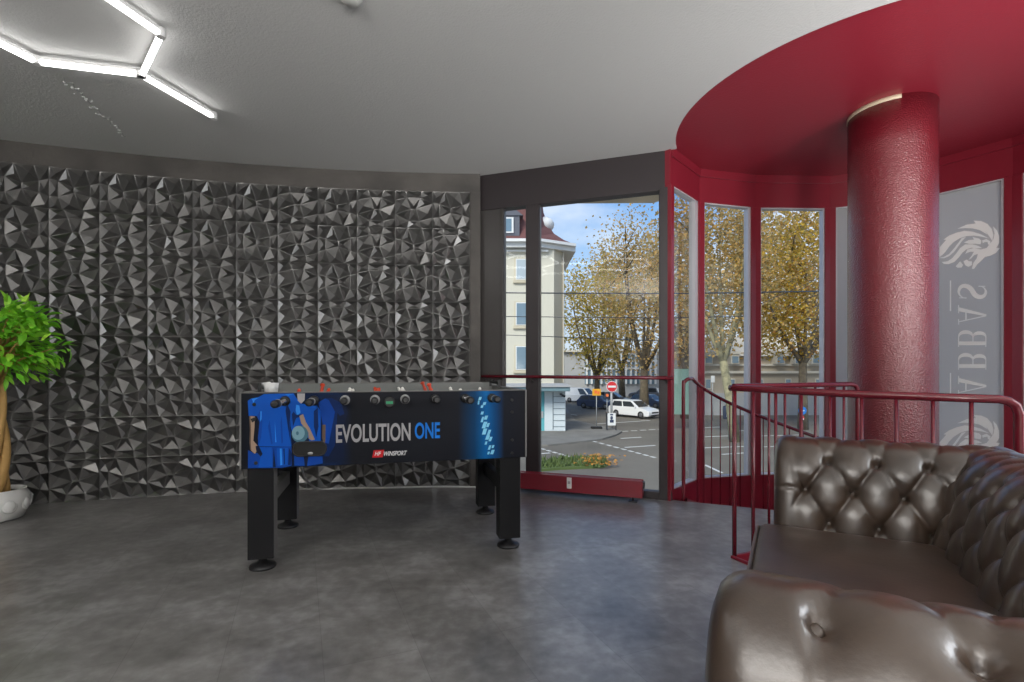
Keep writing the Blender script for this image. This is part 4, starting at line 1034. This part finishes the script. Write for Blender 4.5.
# mansard roof with a swept hip
prof = [(0, 242.6), (1.2, 236), (2.2, 228), (2.9, 217), (3.3, 204), (3.5, 190)]
mb = MB(); rows = []
for ins, py in prof:
    xr = 577-ins*9.6
    rows.append([Vector((X(380), -.6+ins*.45, Zr(py))), Vector((X(min(540, xr-3)), -.6+ins*.45, Zr(py))), Vector((X(xr), .7+ins*.45, Zr(py))), Vector((X(xr), 9, Zr(py)))])
mb.grid(rows, 0, False); mb.poly(rows[-1]); mb.build('roof', 'roof_red', hs, flip=False)
dm = MB(); dm.box(X(496), X(519.5), -.1, 3, Zr(236), Zr(216)); dm.prism([Vector((X(492), -.2, Zr(216))), Vector((X(523), -.2, Zr(216))), Vector((X(509), -.2, Zr(205)))], (0, 3, 0)); do = dm.build('dormer', 'slate', hs)
mb = MB(); mb.box(X(501.5), X(513.5), -.22, -.1, Zr(233.5), Zr(218)); mb.build('dormer_frame', 'trim_white', do)
mb = MB(); mb.box(X(503), X(511.5), -.25, -.22, Zr(232), Zr(219.5)); mb.build('dormer_pane', 'window_glass', do)
for px0, px1 in ((515.5, 528), (488, 500)):
    for y0, y1, open_ in ((258, 280.5, 0), (301.5, 326, 1), (345, 370.5, 1)):
        mb = MB(); mb.box(X(px0-1.3), X(px1), -.09, .05, Zr(y1), Zr(y0)); mb.box(X(px0-2.3), X(px1+1), -.2, .05, Zr(y1+2.6), Zr(y1)); w = mb.build('window_surround', 'facade_cream_b', hs)
        mb = MB(); mb.box(X(px0+.2), X(px1-1.2), -.13, -.09, Zr(y1-.6), Zr(y0+1)); w2 = mb.build('window_frame', 'trim_white', w)
        mb = MB(); mb.box(X(px0+1.1), X(px1-2), -.15, -.13, Zr(y1-1.5), Zr(y0+2)); mb.build('window_pane', 'window_glass' if open_ else 'shutter', w)
mb = MB(); mb.box(X(380), X(554.3), -.10, 0, Zr(385), Zr(383)); mb.box(X(564), X(565), .9, 1.2, Zr(383), Zr(250)); mb.build('string_course', 'facade_band', hs)
mb = MB(); mb.ball(Vector((X(546), 2.2, Zr(217))), (.85, .85, .65), 14); mb.build('roof_dome', 'trim_white', hs)

# ---- kiosk
kd = F*(HC-ZG)/(432.5-HY)
ko = Vector(((555-CX)/F*kd, kd, ZG+.1)); kx = lambda px: (px-CX)/F*kd-ko.x; kz = lambda py: HC-(py-HY)/F*kd-ZG-.1
kk = thing('kiosk', 'small white and teal roadside kiosk with a flat roof before the corner house', 'kiosk', ko)
mb = MB(); mb.box(kx(544.5), kx(565.5), 0, 3.2, 0, kz(391)); mb.build('shutter_wall', 'kiosk_white', kk, bevel=.03)
mb = MB()
for k in range(6): mb.box(kx(553.5), kx(565), -.03, 0, kz(396.5+6*k)-.015, kz(396.5+6*k)+.015)
mb.box(kx(552.7), kx(553.4), -.03, 0, .1, kz(392)); mb.build('panel_joint', 'eave_grey', kk)
mb = MB(); mb.box(kx(500), kx(544.5), .12, 3.2, 0, kz(391)); mb.build('teal_wall', 'kiosk_teal', kk)
mb = MB(); mb.box(kx(500), kx(543.5), .06, .12, kz(418), kz(411.5)); mb.box(kx(500), kx(538), .06, .12, kz(400), kz(392)); mb.build('counter_band', 'facade_grey', kk)
mb = MB(); mb.box(kx(470), kx(568), -1.3, 3.6, kz(390.5), kz(386.3)); mb.build('roof', 'kiosk_roof', kk, bevel=.04)
mb = MB(); mb.box(kx(470), kx(569), -1.4, 3.7, kz(386.3), kz(384.8)); mb.build('roof_edge', 'facade_grey', kk)
mb = MB(); mb.box(kx(559.5), kx(562), -.25, 0, kz(395), kz(393)); mb.beam((kx(562), -.1, kz(395)), (kx(564), -.4, kz(396)), .12, .12); mb.build('wall_lamp', 'car_dark', kk)

# ---- white gridded office behind the trees
od = 78.; oo = Vector(((560-CX)/F*od, od, ZG)); ox = lambda px: (px-CX)/F*od-oo.x; oz = lambda py: HC-(py-HY)/F*od-ZG
of = thing('office_building', 'pale office block with a grid of white window frames behind the trees', 'building', oo)
mb = MB(); mb.box(ox(560), ox(672), .3, 12, 0, oz(352)); mb.build('wall', 'facade_grey', of)
mb = MB(); mb.box(ox(585), ox(655), .15, .3, oz(384), oz(355)); mb.build('glazing', 'window_glass', of)
mb = MB()
for k in range(15): mb.box(ox(586+4.9*k), ox(587.6+4.9*k), -.2, .3, oz(384), oz(353))
for py in (353.5, 361, 368.5, 377): mb.box(ox(584), ox(657), -.1, .3, oz(py+.9), oz(py-.9))
mb.build('window_grid', 'trim_white', of)
mb = MB(); mb.box(ox(560), ox(672), -.3, 12.2, oz(352), oz(350)); mb.build('roof_edge', 'facade_band', of)

# ---- tan building behind the bay windows
td = 47.; to = Vector(((770-CX)/F*td, td, ZG)); tx = lambda px: (px-CX)/F*td-to.x; tz = lambda py: HC-(py-HY)/F*td-ZG
tbd = thing('tan_building', 'long low tan building with cream bands and a light sloping roof, beyond the bay', 'building', to)
mb = MB(); mb.box(tx(697), tx(1010), 0, 9, 0, tz(352)); mb.build('wall', 'facade_tan', tbd)
mb = MB()
for y0, y1, dd in ((364, 365.8, .25), (371, 373.3, .35)): mb.box(tx(697), tx(1010), -dd, 0, tz(y1), tz(y0))
mb.build('cornice_band', 'facade_band', tbd)
mb = MB(); mb.grid([[Vector((tx(696), -.5, tz(356))), Vector((tx(1010), -.5, tz(356)))], [Vector((tx(700), 5.5, tz(334))), Vector((tx(1010), 5.5, tz(334)))], [Vector((tx(696), 9.5, tz(352))), Vector((tx(1010), 9.5, tz(352)))]], 0, False); mb.build('roof', 'roof_light', tbd, flip=False)
for a in (701, 727, 771.5, 789.5, 806.5, 838, 862):
    mb = MB(); mb.box(tx(a), tx(a+8), -.9, 2.6, tz(364), tz(354.5)); mb.prism([Vector((tx(a-1), -1, tz(354.5))), Vector((tx(a+9), -1, tz(354.5))), Vector((tx(a+9), 3, tz(350))), Vector((tx(a-1), 3, tz(350)))], (0,0,.25)); w = mb.build('attic_window', 'facade_band', tbd)
    mb = MB(); mb.box(tx(a+1), tx(a+7), -.95, -.9, tz(363), tz(356.5)); mb.build('window_pane', 'window_glass', w)
for a in (705, 729, 757, 785, 815, 845):
    mb = MB(); mb.box(tx(a), tx(a+6), -.06, .1, tz(389), tz(378.5)); w = mb.build('window', 'facade_band', tbd)
    mb = MB(); mb.box(tx(a+.8), tx(a+5.2), -.09, -.06, tz(388), tz(379.5)); mb.build('window_pane', 'window_glass', w)
mb = MB(); mb.box(tx(697), tx(1010), -.12, 0, 0, tz(393)); mb.build('plinth', 'facade_grey', tbd)

# ---- vehicles
def car(name, label, cat, loc, heading, L=4.3, W=1.78, H=1.48, paint='car_white', van=False, group=None, spoiler=False):
    c = thing(name, label, cat, loc, R(heading), group)
    hl = L/2
    if van: body = [(-hl, .35), (-hl-.02, 1.0), (-hl+.05, 1.05), (hl*.50, 1.05), (hl*.62, 1.02), (hl-.12, .88), (hl, .66), (hl+.02, .35), (hl-.1, .22), (-hl+.1, .22)]; cab = [(-hl+.02, 1.03), (-hl+.16, H-.05), (-hl+.3, H), (hl*.22, H), (hl*.30, H-.05), (hl*.66, 1.0)]
    else: body = [(-hl, .42), (-hl-.02, .80), (-hl+.06, .94), (-hl*.3, .95), (hl*.42, .93), (hl*.75, .83), (hl-.10, .70), (hl, .56), (hl+.01, .32), (hl-.12, .20), (-hl+.12, .22)]; cab = [(-hl+.08, .93), (-hl+.42, H-.08), (-hl+.75, H), (hl*.02, H), (hl*.14, H-.04), (hl*.52, .91)]
    mb = MB(); n = len(body); rings = []
    for y, k, dz in ((-W/2+.0, .965, .02), (-W/2-.0, 1., 0), (-W*.30, 1.01, .02), (W*.30, 1.01, .02), (W/2, 1., 0), (W/2, .965, .02)):
        yy = y if abs(k-.965) > .001 else y*.955
        rings.append(mb.add([(x*k, (y if k > .97 else y+(.0)), z+dz*(1 if z > .5 else 0)) for x, z in body]))
    for a, b in zip(rings[1:5], rings[2:5]):
        for k in range(n): mb.face((a+k, a+(k+1) % n, b+(k+1) % n, b+k), 0, False)
    mb.face([rings[1]+k for k in range(n)]); mb.face([rings[4]+k for k in reversed(range(n))])
    bd = mb.build('body', paint, c, bevel=.06, seg=3)
    def cabin(P, wi_b, wi_t, name_, m, par, dz=0.):
        mb = MB(); n = len(P); zb_ = min(z for x, z in P); zt__ = max(z for x, z in P)
        def hw(z): return (wi_b+(wi_t-wi_b)*(z-zb_)/(zt__-zb_))/2
        a = mb.add([(x, -hw(z), z+dz) for x, z in P]); b = mb.add([(x, hw(z), z+dz) for x, z in P])
        mb.face([a+k for k in reversed(range(n))]); mb.face([b+k for k in range(n)])
        for k in range(n): mb.face((a+k, a+(k+1) % n, b+(k+1) % n, b+k))
        return mb.build(name_, m, par, bevel=.04, seg=2)
    cabin(cab, W*.93, W*.76, 'cabin', paint, c)
    # windows as slightly proud dark glass
    zb2, zt2 = min(z for x, z in cab), max(z for x, z in cab)
    def hw(z): return (W*.93+(W*.76-W*.93)*(z-zb2)/(zt2-zb2))/2
    z0, z1 = zb2+.06, zt2-.10
    def xr(z): a, b = cab[0], cab[1]; return a[0]+(b[0]-a[0])*(z-a[1])/(b[1]-a[1])
    def xf(z): a, b = cab[-1], cab[-2]; return a[0]+(b[0]-a[0])*(z-a[1])/(b[1]-a[1])
    for sy in (-1, 1):
        mb = MB()
        spans = [(.06, .45), (.49, .90)] if not van else [(.66, .94)]
        for f0, f1 in spans:
            q = [(xr(z0)+(xf(z0)-xr(z0))*f0, z0), (xr(z0)+(xf(z0)-xr(z0))*f1, z0), (xr(z1)+(xf(z1)-xr(z1))*f1, z1), (xr(z1)+(xf(z1)-xr(z1))*f0, z1)]
            mb.prism([(x, sy*(hw(z)+.012), z) for x, z in q], (0, -sy*.02, 0))
        mb.build('side_window', 'car_glass', c)
    for nm, fx, s in (('windscreen', xf, 1), ('rear_window', xr, -1)):
        mb = MB(); q = [(fx(z0)+s*.015, -hw(z0)+.08, z0), (fx(z0)+s*.015, hw(z0)-.08, z0), (fx(z1+.03)+s*.015, hw(z1)-.08, z1+.03), (fx(z1+.03)+s*.015, -hw(z1)+.08, z1+.03)]
        mb.prism(q, (-s*.03, 0, -.01)); mb.build(nm, 'car_glass', c)
    for sx in (-hl*.60, hl*.62):
        for sy in (-1, 1):
            mb = MB(); mb.lathe([(.20, -.10), (.31, -.10), (.325, -.07), (.325, .07), (.31, .10), (.20, .10)], 20, (sx, sy*(W/2-.09), .325), axis=(0, sy, 0)); w = mb.build('wheel', 'tyre', c)
            mb = MB(); mb.lathe([(.0, .10), (.08, .11), (.20, .098), (.21, .06)], 12, (sx, sy*(W/2-.09), .325), axis=(0, sy, 0), capa=False, capb=False); mb.build('hub', 'hub', w)
    for sy in (-1, 1):
        mb = MB(); mb.prism([(hl-.02, sy*W*.30, .56), (hl-.02, sy*W*.45, .58), (hl-.24, sy*W*.485, .72), (hl-.13, sy*W*.32, .71)], (.035, sy*.02, 0)); mb.build('headlight', 'headlight', c)
        mb = MB(); mb.box(-hl-.04, -hl+.12, sy*W*.40-.08, sy*W*.40+.08, .66, .86); mb.build('tail_light', 'sign_red', c)
        mb = MB(); mb.box(hl*.36, hl*.36+.10, sy*(W/2+.0), sy*(W/2+.16), .93, 1.05); mb.build('door_mirror', paint, c, bevel=.02)
    mb = MB(); mb.box(hl-.03, hl+.03, -W*.26, W*.26, .47, .60); mb.box(hl-.03, hl+.03, -W*.36, W*.36, .25, .36); mb.build('grille', 'car_dark', c)
    mb = MB(); mb.box(hl+.02, hl+.045, -.26, .26, .37, .47); mb.build('number_plate', 'label_white', c)
    if spoiler:
        mb = MB(); mb.box(-hl+.10, -hl+.50, -W*.38, W*.38, H-.10, H-.04); mb.build('spoiler', paint, c, bevel=.02)
    return c
car('white_car', 'white hatchback parked by the junction beyond the no entry sign', 'car', gp(634, 417.0), -50, 4.35, 1.80, 1.52, 'car_white', spoiler=True)
car('delivery_van', 'small white van standing behind the kiosk', 'van', gp(582, 402.5), -38, 4.4, 1.82, 1.86, 'car_white', van=True)
car('dark_car', 'dark blue car parked in front of the white van', 'car', gp(598, 408.5), -38, 4.3, 1.78, 1.45, 'car_blue')
car('dark_car', 'black car half hidden behind the no entry sign', 'car', gp(612, 404.5), -30, 4.3, 1.78, 1.5, 'car_dark')
car('grey_car', 'dark grey car further back behind the big tree trunk', 'car', gp(645, 398.5), 150, 4.3, 1.8, 1.6, 'car_grey')
car('dark_car', 'dark low car behind the white hatchback at the post', 'car', gp(650, 407.5), -50, 4.2, 1.78, 1.45, 'car_blue')
car('dark_car', 'dark blue car half hidden behind the kiosk by the corner house', 'car', gp(571, 398.5), -38, 4.2, 1.78, 1.42, 'car_blue')

# ---- signs
def spost(name, label, cat, base, h, r=.035): 
    s = thing(name, label, cat, base); mb = MB(); mb.tube([(0,0,0), (0,0,h)], r, 10); mb.build('post', 'post_grey', s); return s
b0 = gp(611.5, 428)+Vector((0,0,.1)); dd = b0.y; zt3 = HC-(386.5-HY)/F*dd-b0.z
s1 = spost('no_entry_sign', 'round red no entry sign with a white bar on a grey post', 'road sign', b0, zt3+.3, .085)
mb = MB(); mb.lathe([(.40, 0), (.40, .02)], 28, (0, -.13, zt3), axis=(0,-1,0)); dsc = mb.build('sign_disc', 'trim_white', s1)
mb = MB(); mb.lathe([(.365, 0), (.365, .01)], 28, (0, -.148, zt3), axis=(0,-1,0)); mb.build('red_field', 'sign_red', dsc)
mb = MB(); mb.box(-.29, .29, -.168, -.156, zt3-.07, zt3+.07); mb.build('white_bar', 'trim_white', dsc)
b0 = gp(596.5, 430)+Vector((0,0,.1)); dd = b0.y; zt3 = HC-(392-HY)/F*dd-b0.z
s2 = spost('diversion_sign', 'yellow orange temporary road sign on a thin post with a dark foot', 'road sign', b0, zt3, .03)
mb = MB(); mb.box(-.30, .30, -.06, -.03, zt3-.25, zt3+.22); pl_ = mb.build('sign_plate', 'sign_yellow', s2, bevel=.02)
mb = MB(); mb.box(-.16, .02, -.072, -.06, zt3-.10, zt3+.12); mb.box(.05, .2, -.072, -.06, zt3-.16, zt3+.05); mb.build('sign_symbol', 'sign_orange', pl_)
mb = MB(); mb.box(-.38, .38, -.22, .22, 0, .14); mb.build('foot', 'tyre', s2, bevel=.03)
b0 = gp(610.5, 431)+Vector((0,0,.1)); dd = b0.y
s3 = thing('pavement_poster', 'white poster board on dark legs at the foot of the no entry sign', 'poster board', b0+Vector((0,-.35,0)))
mb = MB(); mb.box(-.28, .28, -.05, -.02, .33, 1.18); pb = mb.build('poster', 'label_white', s3)
mb = MB(); mb.ball((0, -.052, .85), (.10, .01, .13), 12); mb.box(-.12, .14, -.058, -.05, .52, .72); mb.box(-.1, .1, -.058, -.05, 1.02, 1.12); mb.build('poster_print', 'car_blue', pb)
mb = MB(); mb.box(-.33, -.28, -.06, .3, 0, 1.2); mb.box(.28, .33, -.06, .3, 0, .4); mb.build('stand', 'car_dark', s3)
b0 = gp(607, 421); dd = b0.y; zt3 = HC-(395-HY)/F*dd-b0.z
s4 = spost('traffic_light', 'small dark signal with an orange lens next to the no entry post', 'signal', b0, zt3-.3, .03)
mb = MB(); mb.box(-.17, .17, -.1, .1, zt3-.3, zt3+.25); bx_ = mb.build('signal_box', 'car_dark', s4, bevel=.02)
mb = MB(); mb.lathe([(.12, 0), (.12, .02)], 16, (0, -.1, zt3-.02), axis=(0,-1,0)); mb.build('signal_lens', 'sign_orange', bx_)
b0 = Vector(((801-CX)/F*30, 30, ZG)); zt3 = HC-(410.5-HY)/F*30-ZG
s5 = spost('direction_sign', 'round blue arrow sign with a red and white plate below, seen between the balusters', 'road sign', b0, zt3+.2, .03)
mb = MB(); mb.lathe([(.24, 0), (.24, .02)], 24, (.05, -.05, zt3), axis=(0,-1,0)); d5 = mb.build('sign_disc', 'sign_blue', s5)
mb = MB(); mb.box(-.06, .16, -.085, -.075, zt3-.03, zt3+.03); mb.prism([(-.14, -.08, zt3), (-.03, -.08, zt3-.09), (-.03, -.08, zt3+.09)], (0, -.006, 0)); mb.build('arrow', 'trim_white', d5)
mb = MB(); mb.lathe([(.15, 0), (.15, .02)], 20, (0, -.05, zt3-.44), axis=(0,-1,0)); d6 = mb.build('lower_plate', 'sign_red', s5)
mb = MB(); mb.box(-.12, .12, -.085, -.075, zt3-.54, zt3-.46); mb.build('plate_field', 'trim_white', d6)
b0 = gp(712.5, 420); zt3 = HC-(379-HY)/F*b0.y-ZG
s6 = spost('street_board', 'white notice on a post seen through the second bay window', 'road sign', b0, zt3+.2, .05)
mb = MB(); mb.box(-.16, .16, -.08, -.05, zt3-.28, zt3+.28); mb.build('board', 'trim_white', s6)
s7 = thing('litter_bin', 'dark upright bin by the road seen between the thin balusters', 'bin', gp(726.5, 419))
mb = MB(); mb.lathe([(.26, 0), (.30, .1), (.32, .95), (.28, 1.1), (.1, 1.16)], 18); bb = mb.build('bin_body', 'car_blue', s7)
mb = MB(); mb.box(-.12, .12, -.35, -.25, .2, .42); mb.build('bin_sticker', 'trim_white', bb)
mat('banner_green', (.20, .33, .27, 1), .7)
bn = thing('street_banner', 'green banner on posts seen through the narrow first bay window', 'banner', gp(680, 430))
by = Vector(bn.location).y
mb = MB(); mb.box(-.7, .7, -.02, .02, 1.1, 4.3); mb.build('cloth', 'banner_green', bn)
mb = MB(); mb.tube([(-.72, .05, 0), (-.72, .05, 4.5)], .04, 8); mb.tube([(.72, .05, 0), (.72, .05, 4.5)], .04, 8); mb.build('poles', 'post_grey', bn)

# ---- trees
def tree(name, label, base, trunk_h, r0, cz, cr, leafm, nleaf, lsz, seed, trunkm='trunk', lean=(0,0), stems=5, crowns=None, dens=1.0, cut=None):
    rnd = random.Random(seed); t = thing(name, label, 'tree', base, 0, 'autumn trees along the street')
    mb = MB(); top = Vector((lean[0], lean[1], trunk_h))
    mb.tube([Vector((0,0,-.1)), Vector((lean[0]*.4, lean[1]*.4, trunk_h*.5)), top], [r0*1.25, r0, r0*.85], 10)
    clumps = []
    C = Vector((lean[0]*1.4, lean[1]*1.4, cz))
    for s in range(stems):
        a = 2*pi*s/stems+rnd.uniform(-.3, .3)
        e = C + Vector((cos(a)*cr[0]*rnd.uniform(.35, .7), sin(a)*cr[1]*rnd.uniform(.35, .7), cr[2]*rnd.uniform(.1, .8)))
        m = top + (e-top)*.45 + Vector((cos(a), sin(a), 0))*cr[0]*.12
        mb.tube(curve_pts([top-Vector((0,0,.2)), m, e], 5), [r0*.6*(1-k/10.5) for k in range(11)], 7)
        for q in range(5):
            f = rnd.uniform(.35, .95); p = m+(e-m)*f if f > .5 else top+(m-top)*(f*2)
            d = Vector((rnd.gauss(0, 1), rnd.gauss(0, 1), rnd.gauss(.1, .7))).normalized(); e2 = p+Vector((d.x*cr[0], d.y*cr[1], d.z*cr[2]))*rnd.uniform(.25, .5)
            mb.tube([p, p+(e2-p)*.5+Vector((0,0,.2)), e2], [r0*.22, r0*.13, r0*.05], 5); clumps += [e2, p+(e2-p)*.6]
        clumps.append(e)
    mb.build('trunk', trunkm, t)
    for k in range(int(60*dens)):
        d = Vector((rnd.gauss(0, 1), rnd.gauss(0, 1), rnd.gauss(0, 1))).normalized()*rnd.uniform(.35, 1.)**.6
        clumps.append(C+Vector((d.x*cr[0], d.y*cr[1], d.z*cr[2])))
    mb = MB()
    for k in range(nleaf):
        c = clumps[rnd.randrange(len(clumps))]; sg = .17
        p = c+Vector((rnd.gauss(0, sg*cr[0]), rnd.gauss(0, sg*cr[1]), rnd.gauss(0, sg*cr[2])))
        if p.z < (cut or trunk_h*.8)+rnd.uniform(-.3, .5): continue
        a = Vector((rnd.gauss(0,1), rnd.gauss(0,1), rnd.gauss(0,.7))).normalized(); b = a.cross(Vector((rnd.gauss(0,1), rnd.gauss(0,1), rnd.gauss(0,1)))).normalized(); s = lsz*rnd.uniform(.6, 1.35)
        mb.poly([p-a*s*.5, p+b*s*.36, p+a*s*.5, p-b*s*.36])
    mb.build('foliage', leafm, t, flip=False)
    return t
def tb_(px, d): return Vector(((px-CX)/F*d, d, ZG))
tree('autumn_tree', 'yellow autumn tree with forked trunk next to the corner house', tb_(597, 60), 3.4, .34, 10.0, (4.6, 4.6, 7.0), 'autumn_a', 6500, .33, 21, stems=6)
tree('autumn_tree', 'tall thin leaved autumn tree in the middle of the wide pane', tb_(622, 66), 4.0, .40, 13.0, (6.0, 5.0, 8.4), 'autumn_b', 4200, .34, 22, dens=.8)
tree('autumn_tree', 'big autumn tree with a dark trunk behind the white hatchback', tb_(644, 50), 4.2, .42, 11.0, (5.0, 4.6, 9.2), 'autumn_b', 7000, .29, 23, stems=6)
tree('autumn_tree', 'pale barked plane tree seen through the second bay window', tb_(735, 30), 4.8, .26, 9.4, (3.8, 3.6, 5.6), 'autumn_b', 9500, .20, 24, 'trunk_pale', lean=(-.7, 0), stems=6, cut=5.3)
tree('autumn_tree', 'golden autumn tree filling the third bay window before the column', tb_(803, 36), 4.8, .30, 10.0, (5.0, 4.0, 6.4), 'autumn_c', 14000, .23, 25, stems=7, cut=5.0)
tree('autumn_tree', 'orange brown tall autumn tree behind the golden one', tb_(765, 58), 4.0, .45, 15.0, (9.0, 5.0, 9.0), 'autumn_b', 10000, .40, 26, stems=7)
tree('autumn_tree', 'autumn tree hidden beyond the lettered film', tb_(905, 40), 4.2, .40, 9.0, (4.6, 4.2, 5.4), 'autumn_c', 4200, .36, 27)
tree('autumn_tree', 'rust coloured tree seen through the narrow first bay window', tb_(686, 44), 4.2, .40, 11., (3.6, 4.0, 6.2), 'autumn_b', 4200, .34, 28)

# ---- overhead wires and the roof overhang outside
def wire(pts, label, r=.018):
    mb = MB(); mb.tube(pts, r, 6); tag(mb.build('hanging_street_cable', 'car_dark'), label, 'cable', 'overhead cables across the street')
def wp_(px, py, d): return pd(px, py, d)
wire([wp_(450, 292.4, 20), wp_(560, 293.2, 20), wp_(680, 293.6, 20), wp_(900, 290, 20)], 'topmost straight dark overhead cable crossing the street', .028)
wire([wp_(450, 316, 22), wp_(660, 318, 22), wp_(760, 316, 22)], 'second dark overhead cable from the top, below the double one')
wire([wp_(450, 333, 22), wp_(560, 337, 22), wp_(660, 341, 22)], 'lowest dark overhead cable, sloping slightly towards the big tree')
wire([wp_(745, 311, 24), wp_(842, 268, 24)], 'thin slanting overhead cable across the golden tree', .014)
mb = MB()
so = [W0+Vector((-1.5, .12, 0)), W1+Vector((-.02, .06, 0)), Vector((1.30, 4.16, 0)), Vector((-2.0, 4.36, 0))]
mb.prism([W0+wd*.03-wn*.095+Vector((0,0,2.36)), W1-wd*.0-wn*.095+Vector((0,0,2.36)), Vector((1.25, 4.20, 2.36)), Vector((1.20, 4.29, 2.36)), Vector((-.2, 4.31, 2.36))], (0, 0, .30))
struct(mb.build('trim_1', 'cream'), 'pale roof overhang outside above the window', 'trim')
# ================================================================== LIGHT, SKY, CAMERA
w = bpy.data.worlds.new('World'); SC.world = w; w.use_nodes = True; nt = w.node_tree; nt.nodes.clear(); L = nt.links.new
o = nt.nodes.new('ShaderNodeOutputWorld'); bg = nt.nodes.new('ShaderNodeBackground'); tc = nt.nodes.new('ShaderNodeTexCoord'); sx = nt.nodes.new('ShaderNodeSeparateXYZ')
L(tc.outputs['Generated'], sx.inputs[0])
cr = nt.nodes.new('ShaderNodeValToRGB'); e = cr.color_ramp.elements
e[0].position = 0; e[0].color = (.62, .68, .74, 1); e[1].position = 1; e[1].color = (.10, .22, .50, 1)
for p, c in ((.18, (.42, .60, .85, 1)), (.32, (.16, .37, .76, 1)), (.5, (.12, .28, .62, 1))):
    k = e.new(p); k.color = c
L(sx.outputs[2], cr.inputs['Fac'])
mp = nt.nodes.new('ShaderNodeMapping'); mp.inputs['Scale'].default_value = (1, 1, 2.2); mp.inputs['Location'].default_value = (1.9, .7, .55); L(tc.outputs['Generated'], mp.inputs['Vector'])
n = nt.nodes.new('ShaderNodeTexNoise'); n.inputs['Scale'].default_value = 2.6; n.inputs['Detail'].default_value = 7; L(mp.outputs[0], n.inputs['Vector'])
c2 = nt.nodes.new('ShaderNodeValToRGB'); c2.color_ramp.elements[0].position = .50; c2.color_ramp.elements[1].position = .72; L(n.outputs['Fac'], c2.inputs['Fac'])
mx = nt.nodes.new('ShaderNodeMix'); mx.data_type = 'RGBA'; L(c2.outputs['Color'], mx.inputs[0]); L(cr.outputs['Color'], mx.inputs[6]); mx.inputs[7].default_value = (.95, .95, .97, 1)
L(mx.outputs[2], bg.inputs['Color']); bg.inputs['Strength'].default_value = 1.0; L(bg.outputs[0], o.inputs['Surface'])

def sun(rot, e_, a, col):
    l = bpy.data.lights.new('sun', 'SUN'); l.energy = e_; l.angle = R(a); l.color = col; ob = bpy.data.objects.new('sun', l); COL.objects.link(ob); ob.rotation_euler = rot
sun((R(52), 0, R(-32)), 3.1, 25, (1, .96, .88))
def area(name, loc, rot, sx_, sy_, e_, col=(1, 1, 1)):
    l = bpy.data.lights.new(name, 'AREA'); l.shape = 'RECTANGLE'; l.size = sx_; l.size_y = sy_; l.energy = e_; l.color = col
    ob = bpy.data.objects.new(name, l); COL.objects.link(ob); ob.location = loc; ob.rotation_euler = rot
area('window_daylight', (XR+.07, (RW0+RW1)/2, 1.4), (R(90), 0, R(90)), RW1-RW0, 1.8, 42, (.95, .98, 1))
area('added_fill_up', (-1.2, -2.4, 1.5), (R(180), 0, 0), 2.0, 2.0, 300, (1, .97, .93))  # added area light facing up to brighten the ceiling; no lamp stands here
area('added_fill_up', (2.5, -.9, 1.35), (R(180), 0, 0), 1.0, 1.6, 65, (1, .97, .93))  # second added upward fill, on the sofa side, without any fixture
def spot(loc, to, e_, ang_, col=(1, .98, .95), r_=.25):  # added fill spots out of view, not lamps of the room
    l = bpy.data.lights.new('added_fill_spot', 'SPOT'); l.energy = e_; l.spot_size = R(ang_); l.spot_blend = 1; l.shadow_soft_size = r_; l.color = col
    ob = bpy.data.objects.new('added_fill_spot', l); COL.objects.link(ob); ob.location = loc; ob.rotation_euler = (Vector(to)-Vector(loc)).to_track_quat('-Z', 'Y').to_euler()
spot((.9, -1.9, 1.0), (.7, 2.9, 2.55), 290, 62)  # added to brighten the ceiling near the window
spot((2.7, .7, 1.2), (1.9, 3.0, 2.55), 135, 80)  # added to brighten the red ceiling over the stair
spot((1.75, .35, 1.1), (3.3, 3.75, 1.45), 75, 44)  # added to brighten the lettered frosted pane, not a ceiling light

cam = bpy.data.cameras.new('camera'); co = bpy.data.objects.new('camera', cam); COL.objects.link(co); SC.camera = co
co.location = (0, 0, HC); co.rotation_euler = (R(90), 0, 0)
cam.sensor_width = 36; cam.lens = F/1024*36; cam.shift_y = (HY-341)/1024; cam.clip_start = .05; cam.clip_end = 500
vs = SC.view_settings; SC.display_settings.display_device = 'sRGB'
vs.view_transform = 'Standard'; vs.look = 'None'; vs.gamma = 1; vs.use_curve_mapping = False; vs.exposure = 0.34
SC.cycles.max_bounces = 8; SC.cycles.diffuse_bounces = 4; SC.cycles.glossy_bounces = 4; SC.cycles.transparent_max_bounces = 12; SC.cycles.use_denoising = True
SC.cycles.sample_clamp_indirect = 6
